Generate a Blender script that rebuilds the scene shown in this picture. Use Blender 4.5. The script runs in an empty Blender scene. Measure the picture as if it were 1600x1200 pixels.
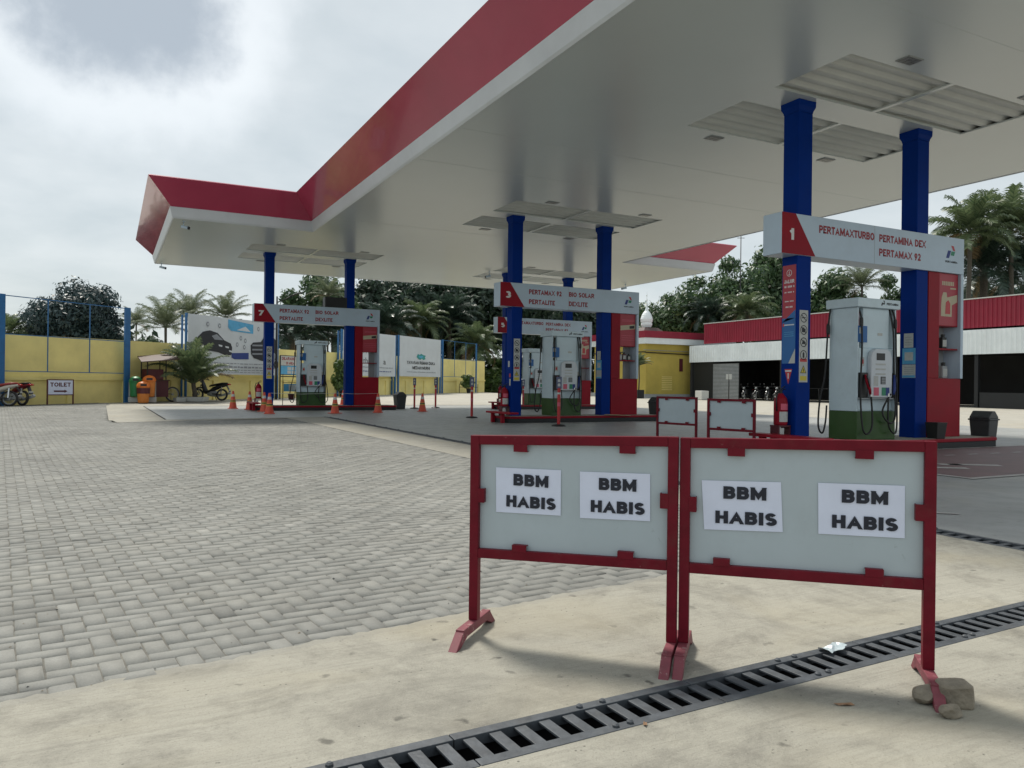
import bpy, math, random
import numpy as np
from mathutils import Vector, Matrix, Quaternion

# ------------------------------------------------------------------ scene basics
# world axes: +X runs along the pump islands, +Y runs from island row to island row, metres
scene = bpy.context.scene
COL = scene.collection
R = math.radians
EYE = 1.153

cam = bpy.data.cameras.new('camera')
cam.sensor_width = 36.0
cam.lens = 36.0 * 1215.28 / 1600.0
cam.clip_start = 0.05
cam.clip_end = 2000.0
camo = bpy.data.objects.new('camera', cam)
COL.objects.link(camo)
camo.matrix_world = (Matrix.Translation((0, 0, EYE)) @ Matrix.Rotation(R(-27.382), 4, 'Z')
                     @ Matrix.Rotation(R(90 - 0.013), 4, 'X') @ Matrix.Rotation(R(0.663), 4, 'Z'))
scene.camera = camo

scene.view_settings.view_transform = 'Standard'
scene.view_settings.look = 'None'
scene.view_settings.gamma = 1.0
scene.view_settings.exposure = 0.52
scene.cycles.use_denoising = True
scene.cycles.max_bounces = 8
scene.cycles.diffuse_bounces = 4

SUN_TO = Vector((-0.03, 0.61, 1.0)).normalized()
elev = math.asin(SUN_TO.z)

w = bpy.data.worlds.new('World')
scene.world = w
w.use_nodes = True
nt = w.node_tree
nt.nodes.clear()
def N(t, **k):
    n = nt.nodes.new(t)
    for a, b in k.items():
        setattr(n, a, b)
    return n
out = N('ShaderNodeOutputWorld')
bg = N('ShaderNodeBackground')
bg.inputs['Strength'].default_value = 0.1
sky = N('ShaderNodeTexSky')
sky.sky_type = 'NISHITA'
sky.sun_disc = False
sky.sun_elevation = elev
sky.sun_rotation = math.atan2(SUN_TO.x, SUN_TO.y)
sky.air_density = 1.0
sky.dust_density = 2.0
tc = N('ShaderNodeTexCoord')
# soft overcast veil: broad noise stretched towards the horizon
sep = N('ShaderNodeSeparateXYZ')
nt.links.new(tc.outputs['Generated'], sep.inputs[0])
def M(op, a, b=None, c=None):
    n = N('ShaderNodeMath', operation=op)
    for i, v in enumerate((a, b, c)):
        if v is None:
            continue
        if isinstance(v, (int, float)):
            n.inputs[i].default_value = v
        else:
            nt.links.new(v, n.inputs[i])
    return n.outputs[0]
zc = M('ADD', M('MAXIMUM', sep.outputs[2], 0.0), 0.22)
cx = M('DIVIDE', sep.outputs[0], zc)
cy = M('DIVIDE', sep.outputs[1], zc)
comb = N('ShaderNodeCombineXYZ')
nt.links.new(cx, comb.inputs[0]); nt.links.new(cy, comb.inputs[1])
no1 = N('ShaderNodeTexNoise')
no1.inputs['Scale'].default_value = 1.7
no1.inputs['Detail'].default_value = 7.0
no1.inputs['Roughness'].default_value = 0.55
no1.inputs['Distortion'].default_value = 0.1
nt.links.new(comb.outputs[0], no1.inputs['Vector'])
cr = N('ShaderNodeValToRGB')
cr.color_ramp.elements[0].position = 0.30
cr.color_ramp.elements[0].color = (4.0, 4.5, 4.65, 1)
cr.color_ramp.elements[1].position = 0.66
cr.color_ramp.elements[1].color = (5.45, 5.8, 5.85, 1)
nt.links.new(no1.outputs['Fac'], cr.inputs['Fac'])
# one grey rain-cloud patch high on the left of the station
dotn = N('ShaderNodeVectorMath', operation='DOT_PRODUCT')
nrm = N('ShaderNodeVectorMath', operation='NORMALIZE')
nt.links.new(tc.outputs['Generated'], nrm.inputs[0])
nt.links.new(nrm.outputs[0], dotn.inputs[0])
_az = R(0.2); _el = R(24.6)
dotn.inputs[1].default_value = (math.sin(_az) * math.cos(_el), math.cos(_az) * math.cos(_el), math.sin(_el))
no2 = N('ShaderNodeTexNoise')
no2.inputs['Scale'].default_value = 6.5
no2.inputs['Detail'].default_value = 9.0
no2.inputs['Roughness'].default_value = 0.6
nt.links.new(nrm.outputs[0], no2.inputs['Vector'])
patch = M('ADD', M('MULTIPLY', M('SUBTRACT', 1.0, dotn.outputs['Value']), -70.0), M('MULTIPLY', no2.outputs['Fac'], 1.5))
mr = N('ShaderNodeMapRange')
mr.interpolation_type = 'SMOOTHSTEP'
mr.inputs['From Min'].default_value = 0.12
mr.inputs['From Max'].default_value = 0.68
nt.links.new(patch, mr.inputs['Value'])
mixg = N('ShaderNodeMixRGB')
mixg.inputs['Color2'].default_value = (2.5, 2.95, 3.35, 1)
nt.links.new(M('MULTIPLY', mr.outputs[0], 0.85), mixg.inputs['Fac'])
# sunlit rim of the grey cloud
mr2 = N('ShaderNodeMapRange')
mr2.interpolation_type = 'SMOOTHSTEP'
mr2.inputs['From Min'].default_value = -0.75
mr2.inputs['From Max'].default_value = 0.15
nt.links.new(patch, mr2.inputs['Value'])
rim = N('ShaderNodeMixRGB')
rim.inputs['Color2'].default_value = (7.3, 7.6, 7.7, 1)
nt.links.new(M('MULTIPLY', mr2.outputs[0], 0.6), rim.inputs['Fac'])
nt.links.new(cr.outputs['Color'], rim.inputs['Color1'])
nt.links.new(rim.outputs['Color'], mixg.inputs['Color1'])
mix = N('ShaderNodeMixRGB')
mix.inputs['Fac'].default_value = 0.86
nt.links.new(sky.outputs['Color'], mix.inputs['Color1'])
nt.links.new(mixg.outputs['Color'], mix.inputs['Color2'])
nt.links.new(mix.outputs['Color'], bg.inputs['Color'])
nt.links.new(bg.outputs[0], out.inputs['Surface'])

sun = bpy.data.lights.new('sun', 'SUN')
sun.energy = 2.7
sun.angle = R(12.0)
sun.color = (1.0, 0.95, 0.86)
suno = bpy.data.objects.new('sun', sun)
COL.objects.link(suno)
suno.rotation_euler = SUN_TO.to_track_quat('Z', 'Y').to_euler()
suno.location = (0, 10, 40)

# ------------------------------------------------------------------ materials
MATS = {}
def lin(c):
    return tuple(((x / 255.0) / 12.92 if x / 255.0 <= 0.04045 else ((x / 255.0 + 0.055) / 1.055) ** 2.4) for x in c)
def mat(name, col, rough=0.6, var=0.12, scale=4.0, metal=0.0, bump=0.0, bscale=40.0, spec=0.5, dirt=0.0, stretch=(1, 1, 1), coat=0.0, chips=None):
    if name in MATS:
        return MATS[name]
    m = bpy.data.materials.new(name)
    MATS[name] = m
    m.use_nodes = True
    t = m.node_tree
    b = t.nodes['Principled BSDF']
    b.inputs['Roughness'].default_value = rough
    b.inputs['Metallic'].default_value = metal
    b.inputs['Specular IOR Level'].default_value = spec
    b.inputs['Coat Weight'].default_value = coat
    tcn = t.nodes.new('ShaderNodeTexCoord')
    mp = t.nodes.new('ShaderNodeMapping')
    mp.inputs['Scale'].default_value = stretch
    t.links.new(tcn.outputs['Object'], mp.inputs[0])
    n = t.nodes.new('ShaderNodeTexNoise')
    n.inputs['Scale'].default_value = scale
    n.inputs['Detail'].default_value = 6
    n.inputs['Roughness'].default_value = 0.6
    t.links.new(mp.outputs[0], n.inputs['Vector'])
    r = t.nodes.new('ShaderNodeValToRGB')
    r.color_ramp.elements[0].position = 0.3
    r.color_ramp.elements[1].position = 0.7
    r.color_ramp.elements[0].color = tuple(c * (1 - var) for c in col) + (1,)
    r.color_ramp.elements[1].color = tuple(min(1, c * (1 + var)) for c in col) + (1,)
    t.links.new(n.outputs['Fac'], r.inputs['Fac'])
    src = r.outputs['Color']
    if dirt > 0:
        n2 = t.nodes.new('ShaderNodeTexNoise')
        n2.inputs['Scale'].default_value = scale * 0.45
        n2.inputs['Detail'].default_value = 9
        n2.inputs['Roughness'].default_value = 0.75
        t.links.new(mp.outputs[0], n2.inputs['Vector'])
        r2 = t.nodes.new('ShaderNodeMapRange')
        r2.inputs['From Min'].default_value = 0.52
        r2.inputs['From Max'].default_value = 0.75
        r2.inputs['To Max'].default_value = dirt
        t.links.new(n2.outputs['Fac'], r2.inputs['Value'])
        mx = t.nodes.new('ShaderNodeMixRGB')
        mx.inputs['Color2'].default_value = (0.10, 0.085, 0.065, 1)
        t.links.new(r2.outputs[0], mx.inputs['Fac'])
        t.links.new(src, mx.inputs['Color1'])
        src = mx.outputs['Color']
    if chips:
        ccol, cs_, lo, hi = chips
        n4 = t.nodes.new('ShaderNodeTexNoise')
        n4.inputs['Scale'].default_value = cs_
        n4.inputs['Detail'].default_value = 10
        n4.inputs['Roughness'].default_value = 0.78
        t.links.new(mp.outputs[0], n4.inputs['Vector'])
        r4 = t.nodes.new('ShaderNodeMapRange')
        r4.inputs['From Min'].default_value = lo
        r4.inputs['From Max'].default_value = hi
        t.links.new(n4.outputs['Fac'], r4.inputs['Value'])
        m4 = t.nodes.new('ShaderNodeMixRGB')
        m4.inputs['Color2'].default_value = ccol + (1,)
        t.links.new(r4.outputs[0], m4.inputs['Fac'])
        t.links.new(src, m4.inputs['Color1'])
        src = m4.outputs['Color']
    t.links.new(src, b.inputs['Base Color'])
    rr = t.nodes.new('ShaderNodeMapRange')
    rr.inputs['To Min'].default_value = max(0.02, rough - 0.08)
    rr.inputs['To Max'].default_value = min(1, rough + 0.08)
    t.links.new(n.outputs['Fac'], rr.inputs['Value'])
    t.links.new(rr.outputs[0], b.inputs['Roughness'])
    if bump > 0:
        n3 = t.nodes.new('ShaderNodeTexNoise')
        n3.inputs['Scale'].default_value = bscale
        n3.inputs['Detail'].default_value = 5
        t.links.new(tcn.outputs['Object'], n3.inputs['Vector'])
        bp = t.nodes.new('ShaderNodeBump')
        bp.inputs['Strength'].default_value = bump
        bp.inputs['Distance'].default_value = 0.02
        t.links.new(n3.outputs['Fac'], bp.inputs['Height'])
        t.links.new(bp.outputs[0], b.inputs['Normal'])
    return m

def leaf_mat(name, c1, c2, rough=0.45, trans=0.25):
    if name in MATS:
        return MATS[name]
    m = bpy.data.materials.new(name)
    MATS[name] = m
    m.use_nodes = True
    t = m.node_tree
    b = t.nodes['Principled BSDF']
    geo = t.nodes.new('ShaderNodeNewGeometry')
    r = t.nodes.new('ShaderNodeValToRGB')
    r.color_ramp.elements[0].color = c1 + (1,)
    r.color_ramp.elements[1].color = c2 + (1,)
    t.links.new(geo.outputs['Random Per Island'], r.inputs['Fac'])
    t.links.new(r.outputs['Color'], b.inputs['Base Color'])
    b.inputs['Roughness'].default_value = rough
    tr = t.nodes.new('ShaderNodeBsdfTranslucent')
    t.links.new(r.outputs['Color'], tr.inputs['Color'])
    ms = t.nodes.new('ShaderNodeMixShader')
    ms.inputs['Fac'].default_value = trans
    t.links.new(b.outputs[0], ms.inputs[1])
    t.links.new(tr.outputs[0], ms.inputs[2])
    t.links.new(ms.outputs[0], t.nodes['Material Output'].inputs['Surface'])
    return m

def concrete_mat(name, col, dark, streak=0.35, rough=0.85, wet=0.0, stains=1.0, ang=0.1):
    m = bpy.data.materials.new(name)
    m.use_nodes = True
    t = m.node_tree
    b = t.nodes['Principled BSDF']
    b.inputs['Roughness'].default_value = rough
    L = t.links.new
    tcn = t.nodes.new('ShaderNodeTexCoord')
    def noise(scale, det, rg, vec, dist=0.0):
        n = t.nodes.new('ShaderNodeTexNoise')
        n.inputs['Scale'].default_value = scale
        n.inputs['Detail'].default_value = det
        n.inputs['Roughness'].default_value = rg
        n.inputs['Distortion'].default_value = dist
        L(vec, n.inputs['Vector'])
        return n.outputs['Fac']
    def rng(v, a, b_, c=0.0, d=1.0):
        n = t.nodes.new('ShaderNodeMapRange')
        n.inputs['From Min'].default_value = a
        n.inputs['From Max'].default_value = b_
        n.inputs['To Min'].default_value = c
        n.inputs['To Max'].default_value = d
        L(v, n.inputs['Value'])
        return n.outputs[0]
    def mixc(f, c1, c2, mode='MIX'):
        n = t.nodes.new('ShaderNodeMixRGB')
        n.blend_type = mode
        for i, v in ((0, f), (1, c1), (2, c2)):
            if isinstance(v, (int, float)):
                n.inputs[i].default_value = v
            elif isinstance(v, tuple):
                n.inputs[i].default_value = v + (1,)
            else:
                L(v, n.inputs[i])
        return n.outputs[0]
    vec = tcn.outputs['Object']
    mp = t.nodes.new('ShaderNodeMapping')
    mp.inputs['Rotation'].default_value = (0, 0, ang)
    mp.inputs['Scale'].default_value = (1.3, 20.0, 1.0)
    L(vec, mp.inputs[0])
    big = noise(0.55, 5, 0.6, vec, 0.4)
    mid = noise(3.1, 8, 0.68, vec, 0.2)
    fine = noise(55.0, 5, 0.7, vec)
    broom = noise(2.0, 9, 0.72, mp.outputs[0], 0.9)
    c = mixc(rng(big, 0.3, 0.7), tuple(x * 0.86 for x in col), tuple(min(1, x * 1.1) for x in col))
    c = mixc(rng(mid, 0.5, 0.72, 0, 0.5 * stains), c, dark)
    c = mixc(rng(broom, 0.48, 0.70, 0, streak), c, dark)
    c = mixc(rng(fine, 0.35, 0.7, 0.0, 0.22), c, tuple(min(1, x * 1.25) for x in col))
    patch_ = noise(1.25, 9, 0.72, vec, 1.2)
    c = mixc(rng(patch_, 0.47, 0.70, 0, 0.42 * stains), c, tuple(x * 0.90 + 0.012 for x in dark))
    gran = noise(150.0, 4, 0.75, vec)
    c = mixc(rng(gran, 0.56, 0.70, 0, 0.5), c, tuple(x * 0.75 for x in dark))
    c = mixc(rng(gran, 0.42, 0.30, 0, 0.35), c, tuple(min(1, x * 1.35) for x in col))
    # warm rusty-yellow tint in broad patches
    tint = noise(0.9, 4, 0.5, vec, 0.8)
    c = mixc(rng(tint, 0.5, 0.7, 0, 0.45), c, (col[0] * 1.05, col[1] * 0.99, col[2] * 0.86))
    # small dark pits
    vp = t.nodes.new('ShaderNodeTexVoronoi')
    vp.inputs['Scale'].default_value = 30.0
    L(vec, vp.inputs['Vector'])
    pg = t.nodes.new('ShaderNodeMath'); pg.operation = 'MULTIPLY'
    L(rng(vp.outputs['Distance'], 0.16, 0.08, 0, 0.8), pg.inputs[0])
    L(rng(noise(3.7, 4, 0.6, vec), 0.52, 0.62), pg.inputs[1])
    c = mixc(pg.outputs[0], c, tuple(x * 0.45 for x in dark))
    # dark oil spots and pits
    vo = t.nodes.new('ShaderNodeTexVoronoi')
    vo.inputs['Scale'].default_value = 5.5
    vo.inputs['Randomness'].default_value = 1.0
    warp = t.nodes.new('ShaderNodeMixRGB')
    warp.blend_type = 'ADD'
    warp.inputs[0].default_value = 0.10
    L(vec, warp.inputs[1])
    nc = t.nodes.new('ShaderNodeTexNoise')
    nc.inputs['Scale'].default_value = 14.0
    nc.inputs['Detail'].default_value = 4
    L(vec, nc.inputs['Vector'])
    L(nc.outputs['Color'], warp.inputs[2])
    L(warp.outputs[0], vo.inputs['Vector'])
    gate = rng(noise(1.7, 3, 0.5, vec), 0.42, 0.62)
    spot = t.nodes.new('ShaderNodeMath')
    spot.operation = 'MULTIPLY'
    L(rng(vo.outputs['Distance'], 0.14, 0.06, 0, 0.85), spot.inputs[0])
    L(gate, spot.inputs[1])
    c = mixc(spot.outputs[0], c, tuple(x * 0.4 for x in dark))
    L(c, b.inputs['Base Color'])
    if wet > 0:
        L(rng(mid, 0.3, 0.7, rough - wet, rough), b.inputs['Roughness'])
    bp = t.nodes.new('ShaderNodeBump')
    bp.inputs['Strength'].default_value = 0.5
    bp.inputs['Distance'].default_value = 0.012
    ad = t.nodes.new('ShaderNodeMath')
    ad.operation = 'ADD'
    L(broom, ad.inputs[0])
    L(fine, ad.inputs[1])
    ad2 = t.nodes.new('ShaderNodeMath')
    ad2.operation = 'SUBTRACT'
    L(ad.outputs[0], ad2.inputs[0])
    L(spot.outputs[0], ad2.inputs[1])
    ad3 = t.nodes.new('ShaderNodeMath')
    ad3.operation = 'ADD'
    L(ad2.outputs[0], ad3.inputs[0]); L(gran, ad3.inputs[1])
    L(ad3.outputs[0], bp.inputs['Height'])
    L(bp.outputs[0], b.inputs['Normal'])
    return m

def paver_mat():
    m = bpy.data.materials.new('grey_block_paver')
    m.use_nodes = True
    t = m.node_tree
    b = t.nodes['Principled BSDF']
    L = t.links.new
    b.inputs['Roughness'].default_value = 0.9
    geo = t.nodes.new('ShaderNodeNewGeometry')
    r = t.nodes.new('ShaderNodeValToRGB')
    e = r.color_ramp.elements
    e[0].position = 0.0; e[0].color = (0.188, 0.187, 0.172, 1)
    e[1].position = 1.0; e[1].color = (0.278, 0.277, 0.256, 1)
    x = e.new(0.08); x.color = (0.222, 0.222, 0.205, 1)
    x = e.new(0.9); x.color = (0.250, 0.250, 0.232, 1)
    L(geo.outputs['Random Per Island'], r.inputs['Fac'])
    tcn = t.nodes.new('ShaderNodeTexCoord')
    def noise(s, d, rg):
        n = t.nodes.new('ShaderNodeTexNoise')
        n.inputs['Scale'].default_value = s
        n.inputs['Detail'].default_value = d
        n.inputs['Roughness'].default_value = rg
        L(tcn.outputs['Object'], n.inputs['Vector'])
        return n.outputs['Fac']
    big = noise(0.45, 5, 0.6)
    mid = noise(7.0, 6, 0.7)
    fine = noise(140.0, 3, 0.6)
    def mr_(v, a, b_, c, d):
        n = t.nodes.new('ShaderNodeMapRange')
        n.inputs['From Min'].default_value = a
        n.inputs['From Max'].default_value = b_
        n.inputs['To Min'].default_value = c
        n.inputs['To Max'].default_value = d
        L(v, n.inputs['Value'])
        return n.outputs[0]
    def mulc(c, f):
        n = t.nodes.new('ShaderNodeMixRGB')
        n.blend_type = 'MULTIPLY'
        n.inputs[0].default_value = 1.0
        L(c, n.inputs[1])
        L(f, n.inputs[2])
        return n.outputs[0]
    c = mulc(r.outputs['Color'], mr_(big, 0.3, 0.7, 0.82, 1.12))
    c = mulc(c, mr_(mid, 0.3, 0.75, 0.84, 1.12))
    c = mulc(c, mr_(fine, 0.2, 0.8, 0.85, 1.12))
    # sandy dust worked into the surface
    mx = t.nodes.new('ShaderNodeMixRGB')
    mx.inputs['Color2'].default_value = (0.29, 0.282, 0.25, 1)
    L(mr_(noise(1.3, 6, 0.65), 0.5, 0.72, 0, 0.45), mx.inputs[0])
    L(c, mx.inputs[1])
    L(mx.outputs[0], b.inputs['Base Color'])
    bp = t.nodes.new('ShaderNodeBump')
    bp.inputs['Strength'].default_value = 0.55
    bp.inputs['Distance'].default_value = 0.006
    ad = t.nodes.new('ShaderNodeMath')
    ad.operation = 'ADD'
    L(fine, ad.inputs[0]); L(mid, ad.inputs[1])
    L(ad.outputs[0], bp.inputs['Height'])
    L(bp.outputs[0], b.inputs['Normal'])
    return m

M_APRON = concrete_mat('pale_concrete', (0.358, 0.342, 0.288), (0.140, 0.131, 0.110), 0.38, stains=1.5)
M_STRIP = concrete_mat('kerb_concrete', (0.325, 0.312, 0.268), (0.19, 0.18, 0.155), 0.2, stains=1.2)
M_YARD = concrete_mat('yard_concrete', (0.39, 0.372, 0.322), (0.26, 0.245, 0.205), 0.12)
M_PAD = concrete_mat('forecourt_concrete', (0.325, 0.335, 0.325), (0.195, 0.202, 0.195), 0.08, rough=0.5, wet=0.2, stains=0.9)
M_PAVER = paver_mat()
M_SAND = mat('joint_sand', (0.135, 0.13, 0.113), 0.95, 0.35, 6.0, bump=0.4)
M_REDGROUND = mat('red_floor_paint', (0.17, 0.105, 0.105), 0.6, 0.22, 2.5, dirt=0.35)
M_WHITELINE = mat('white_floor_paint', (0.42, 0.40, 0.38), 0.6, 0.25, 3.0, dirt=0.4)
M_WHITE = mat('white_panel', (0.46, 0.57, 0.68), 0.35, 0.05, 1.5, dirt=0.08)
M_SOFFIT = None
M_TRIM = mat('white_trim', (0.52, 0.545, 0.565), 0.40, 0.08, 0.7, dirt=0.12)
M_CRED = mat('red_cladding', (0.42, 0.044, 0.095), 0.19, 0.10, 0.5, spec=0.6, coat=0.4, bump=0.25, bscale=0.9, dirt=0.10)
M_RED = mat('red_paint', (0.27, 0.008, 0.020), 0.45, 0.10, 3.0, spec=0.15)
M_BRED = mat('barrier_red_paint', (0.140, 0.007, 0.017), 0.45, 0.18, 12.0, spec=0.15, dirt=0.22, chips=((0.30, 0.16, 0.15), 22.0, 0.665, 0.70))
M_BFOOT = mat('faded_red_paint', (0.18, 0.036, 0.050), 0.6, 0.25, 18.0, dirt=0.25, chips=((0.36, 0.26, 0.24), 20.0, 0.585, 0.63))
M_BLUE = mat('blue_paint', (0.001, 0.028, 0.21), 0.5, 0.10, 1.2, spec=0.06)
M_POSTBLUE = mat('post_blue', (0.02, 0.13, 0.32), 0.45, 0.15, 3.0, dirt=0.12)
M_BLACK = mat('black_plastic', (0.012, 0.013, 0.014), 0.45, 0.2, 6.0)
M_RUBBER = mat('rubber', (0.014, 0.014, 0.015), 0.6, 0.2, 9.0)
M_DARK = mat('dark_paint', (0.012, 0.014, 0.016), 0.6, 0.2, 3.0)
M_GREY = mat('grey_metal', (0.32, 0.34, 0.35), 0.45, 0.1, 3.0)
M_CHROME = mat('bright_metal', (0.55, 0.56, 0.57), 0.25, 0.08, 5.0, metal=0.9)
M_GREEN = mat('green_base_paint', (0.022, 0.075, 0.008), 0.4, 0.15, 3.0, dirt=0.15)
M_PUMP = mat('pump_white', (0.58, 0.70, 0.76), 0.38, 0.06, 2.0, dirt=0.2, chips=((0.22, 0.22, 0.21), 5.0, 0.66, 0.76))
M_PUMPD = mat('pump_display_white', (0.58, 0.62, 0.66), 0.35, 0.05, 3.0, dirt=0.05)
M_PAPER = mat('white_paper', (0.66, 0.71, 0.86), 0.85, 0.04, 8.0)
M_INK = mat('black_ink', (0.018, 0.021, 0.033), 0.8, 0.2, 60.0)
M_BPANEL = mat('barrier_panel', (0.41, 0.48, 0.52), 0.38, 0.06, 2.5, dirt=0.15, chips=((0.20, 0.22, 0.22), 7.0, 0.63, 0.75))
M_LETTER = mat('red_lettering', (0.27, 0.012, 0.022), 0.5, 0.05, 6.0)
M_WLETTER = mat('white_lettering', (0.68, 0.68, 0.68), 0.5, 0.05, 6.0)
M_YELLOW = mat('yellow_wall', (0.84, 0.72, 0.285), 0.85, 0.10, 0.9, dirt=0.16, bump=0.15)
M_YELLOW2 = mat('deep_yellow_wall', (0.50, 0.39, 0.085), 0.85, 0.10, 0.8, dirt=0.12)
M_WRED = mat('roof_red', (0.27, 0.014, 0.036), 0.55, 0.12, 1.0, dirt=0.1)
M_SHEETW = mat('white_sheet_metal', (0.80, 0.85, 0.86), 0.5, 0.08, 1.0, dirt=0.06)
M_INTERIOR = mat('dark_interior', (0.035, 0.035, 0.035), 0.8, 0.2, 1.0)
M_BANNER = mat('banner_white', (0.56, 0.60, 0.63), 0.6, 0.06, 1.2, dirt=0.06)
M_ORANGE = mat('orange_plastic', (0.62, 0.20, 0.03), 0.5, 0.12, 4.0, dirt=0.1)
M_LIDORANGE = mat('bright_orange_plastic', (0.68, 0.17, 0.02), 0.45, 0.1, 4.0)
M_BINGREEN = mat('green_plastic', (0.02, 0.20, 0.07), 0.45, 0.12, 4.0)
M_MAROON = mat('maroon_paint', (0.085, 0.012, 0.02), 0.5, 0.15, 3.0)
M_ROOFBROWN = mat('brown_roof_sheet', (0.07, 0.035, 0.03), 0.6, 0.2, 2.0)
M_CONE = mat('cone_orange', (0.62, 0.085, 0.045), 0.5, 0.1, 6.0, dirt=0.1)
M_REFLECT = mat('reflective_band', (0.55, 0.56, 0.55), 0.4, 0.08, 12.0)
M_YTAPE = mat('yellow_tape', (0.55, 0.42, 0.05), 0.5, 0.1, 9.0)
M_STICK = mat('red_bollard_plastic', (0.48, 0.025, 0.03), 0.4, 0.08, 5.0)
M_BADGE = mat('blue_grey_sign', (0.11, 0.13, 0.22), 0.5, 0.1, 8.0)
M_BIN = mat('charcoal_plastic', (0.026, 0.030, 0.033), 0.5, 0.15, 4.0)
M_CARD = mat('cardboard', (0.42, 0.30, 0.19), 0.9, 0.15, 5.0)
M_ROCK = mat('rough_stone', (0.22, 0.19, 0.145), 0.9, 0.3, 12.0, bump=0.8, bscale=25.0)
M_GRATE = mat('grate_steel', (0.058, 0.066, 0.076), 0.55, 0.3, 14.0, dirt=0.25, bump=0.15)
M_TRENCH = mat('trench_inside', (0.004, 0.004, 0.005), 0.9, 0.3, 4.0)
M_BARK = mat('tree_bark', (0.10, 0.085, 0.065), 0.9, 0.3, 6.0, bump=0.5)
M_PALMBARK = mat('palm_bark', (0.085, 0.075, 0.06), 0.9, 0.3, 6.0, bump=0.5, stretch=(1, 1, 6))
M_ZINC = mat('zinc_roof_sheet', (0.60, 0.615, 0.58), 0.55, 0.10, 0.8, dirt=0.2)
M_BEAM = mat('white_beam', (0.50, 0.52, 0.50), 0.6, 0.06, 1.0, dirt=0.1)
M_TEAL = mat('teal_print', (0.04, 0.28, 0.27), 0.6, 0.15, 4.0)
M_SKYBLUE = mat('sky_blue_print', (0.09, 0.36, 0.60), 0.6, 0.15, 4.0)
M_DKBLUE = mat('navy_print', (0.025, 0.05, 0.22), 0.6, 0.1, 4.0)
M_GREYPRINT = mat('grey_print', (0.25, 0.27, 0.30), 0.7, 0.1, 4.0)
M_BLACKPRINT = mat('black_print', (0.02, 0.022, 0.028), 0.6, 0.2, 6.0)
M_POSTER = mat('poster_red', (0.38, 0.03, 0.05), 0.45, 0.06, 4.0)
M_CREAM = mat('cream_print', (0.50, 0.44, 0.31), 0.6, 0.06, 6.0)
M_LBLUE = mat('banner_blue', (0.01, 0.12, 0.36), 0.45, 0.06, 4.0)
M_GREENP = mat('green_print', (0.02, 0.22, 0.12), 0.5, 0.06, 6.0)
M_PINK = mat('pink_print', (0.60, 0.10, 0.16), 0.5, 0.06, 6.0)
M_YELLOWP = mat('yellow_print', (0.60, 0.48, 0.04), 0.5, 0.06, 6.0)
M_LIDGREY = mat('pale_lamp_glass', (0.13, 0.135, 0.13), 0.3, 0.05, 8.0)
M_SCOOTWHITE = mat('scooter_white', (0.50, 0.48, 0.42), 0.3, 0.06, 3.0)
M_SCOOTRED = mat('scooter_red', (0.16, 0.012, 0.02), 0.3, 0.06, 3.0)
M_TAIL = mat('tail_light_red', (0.40, 0.01, 0.015), 0.2, 0.05, 6.0)
M_SEATRED = mat('red_seat_vinyl', (0.30, 0.035, 0.035), 0.5, 0.1, 6.0)
M_LABEL = mat('pale_label', (0.48, 0.49, 0.47), 0.6, 0.1, 20.0)

def soffit_mat():
    m = mat('soffit_panel', (0.55, 0.60, 0.595), 0.27, 0.03, 0.25, spec=1.0)
    t = m.node_tree
    b = t.nodes['Principled BSDF']
    b.inputs['IOR'].default_value = 1.75
    for l_ in list(t.links):
        if l_.to_socket == b.inputs['Roughness']:
            t.links.remove(l_)
    b.inputs['Roughness'].default_value = 0.27
    return m
M_SOFFIT = soffit_mat()

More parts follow.
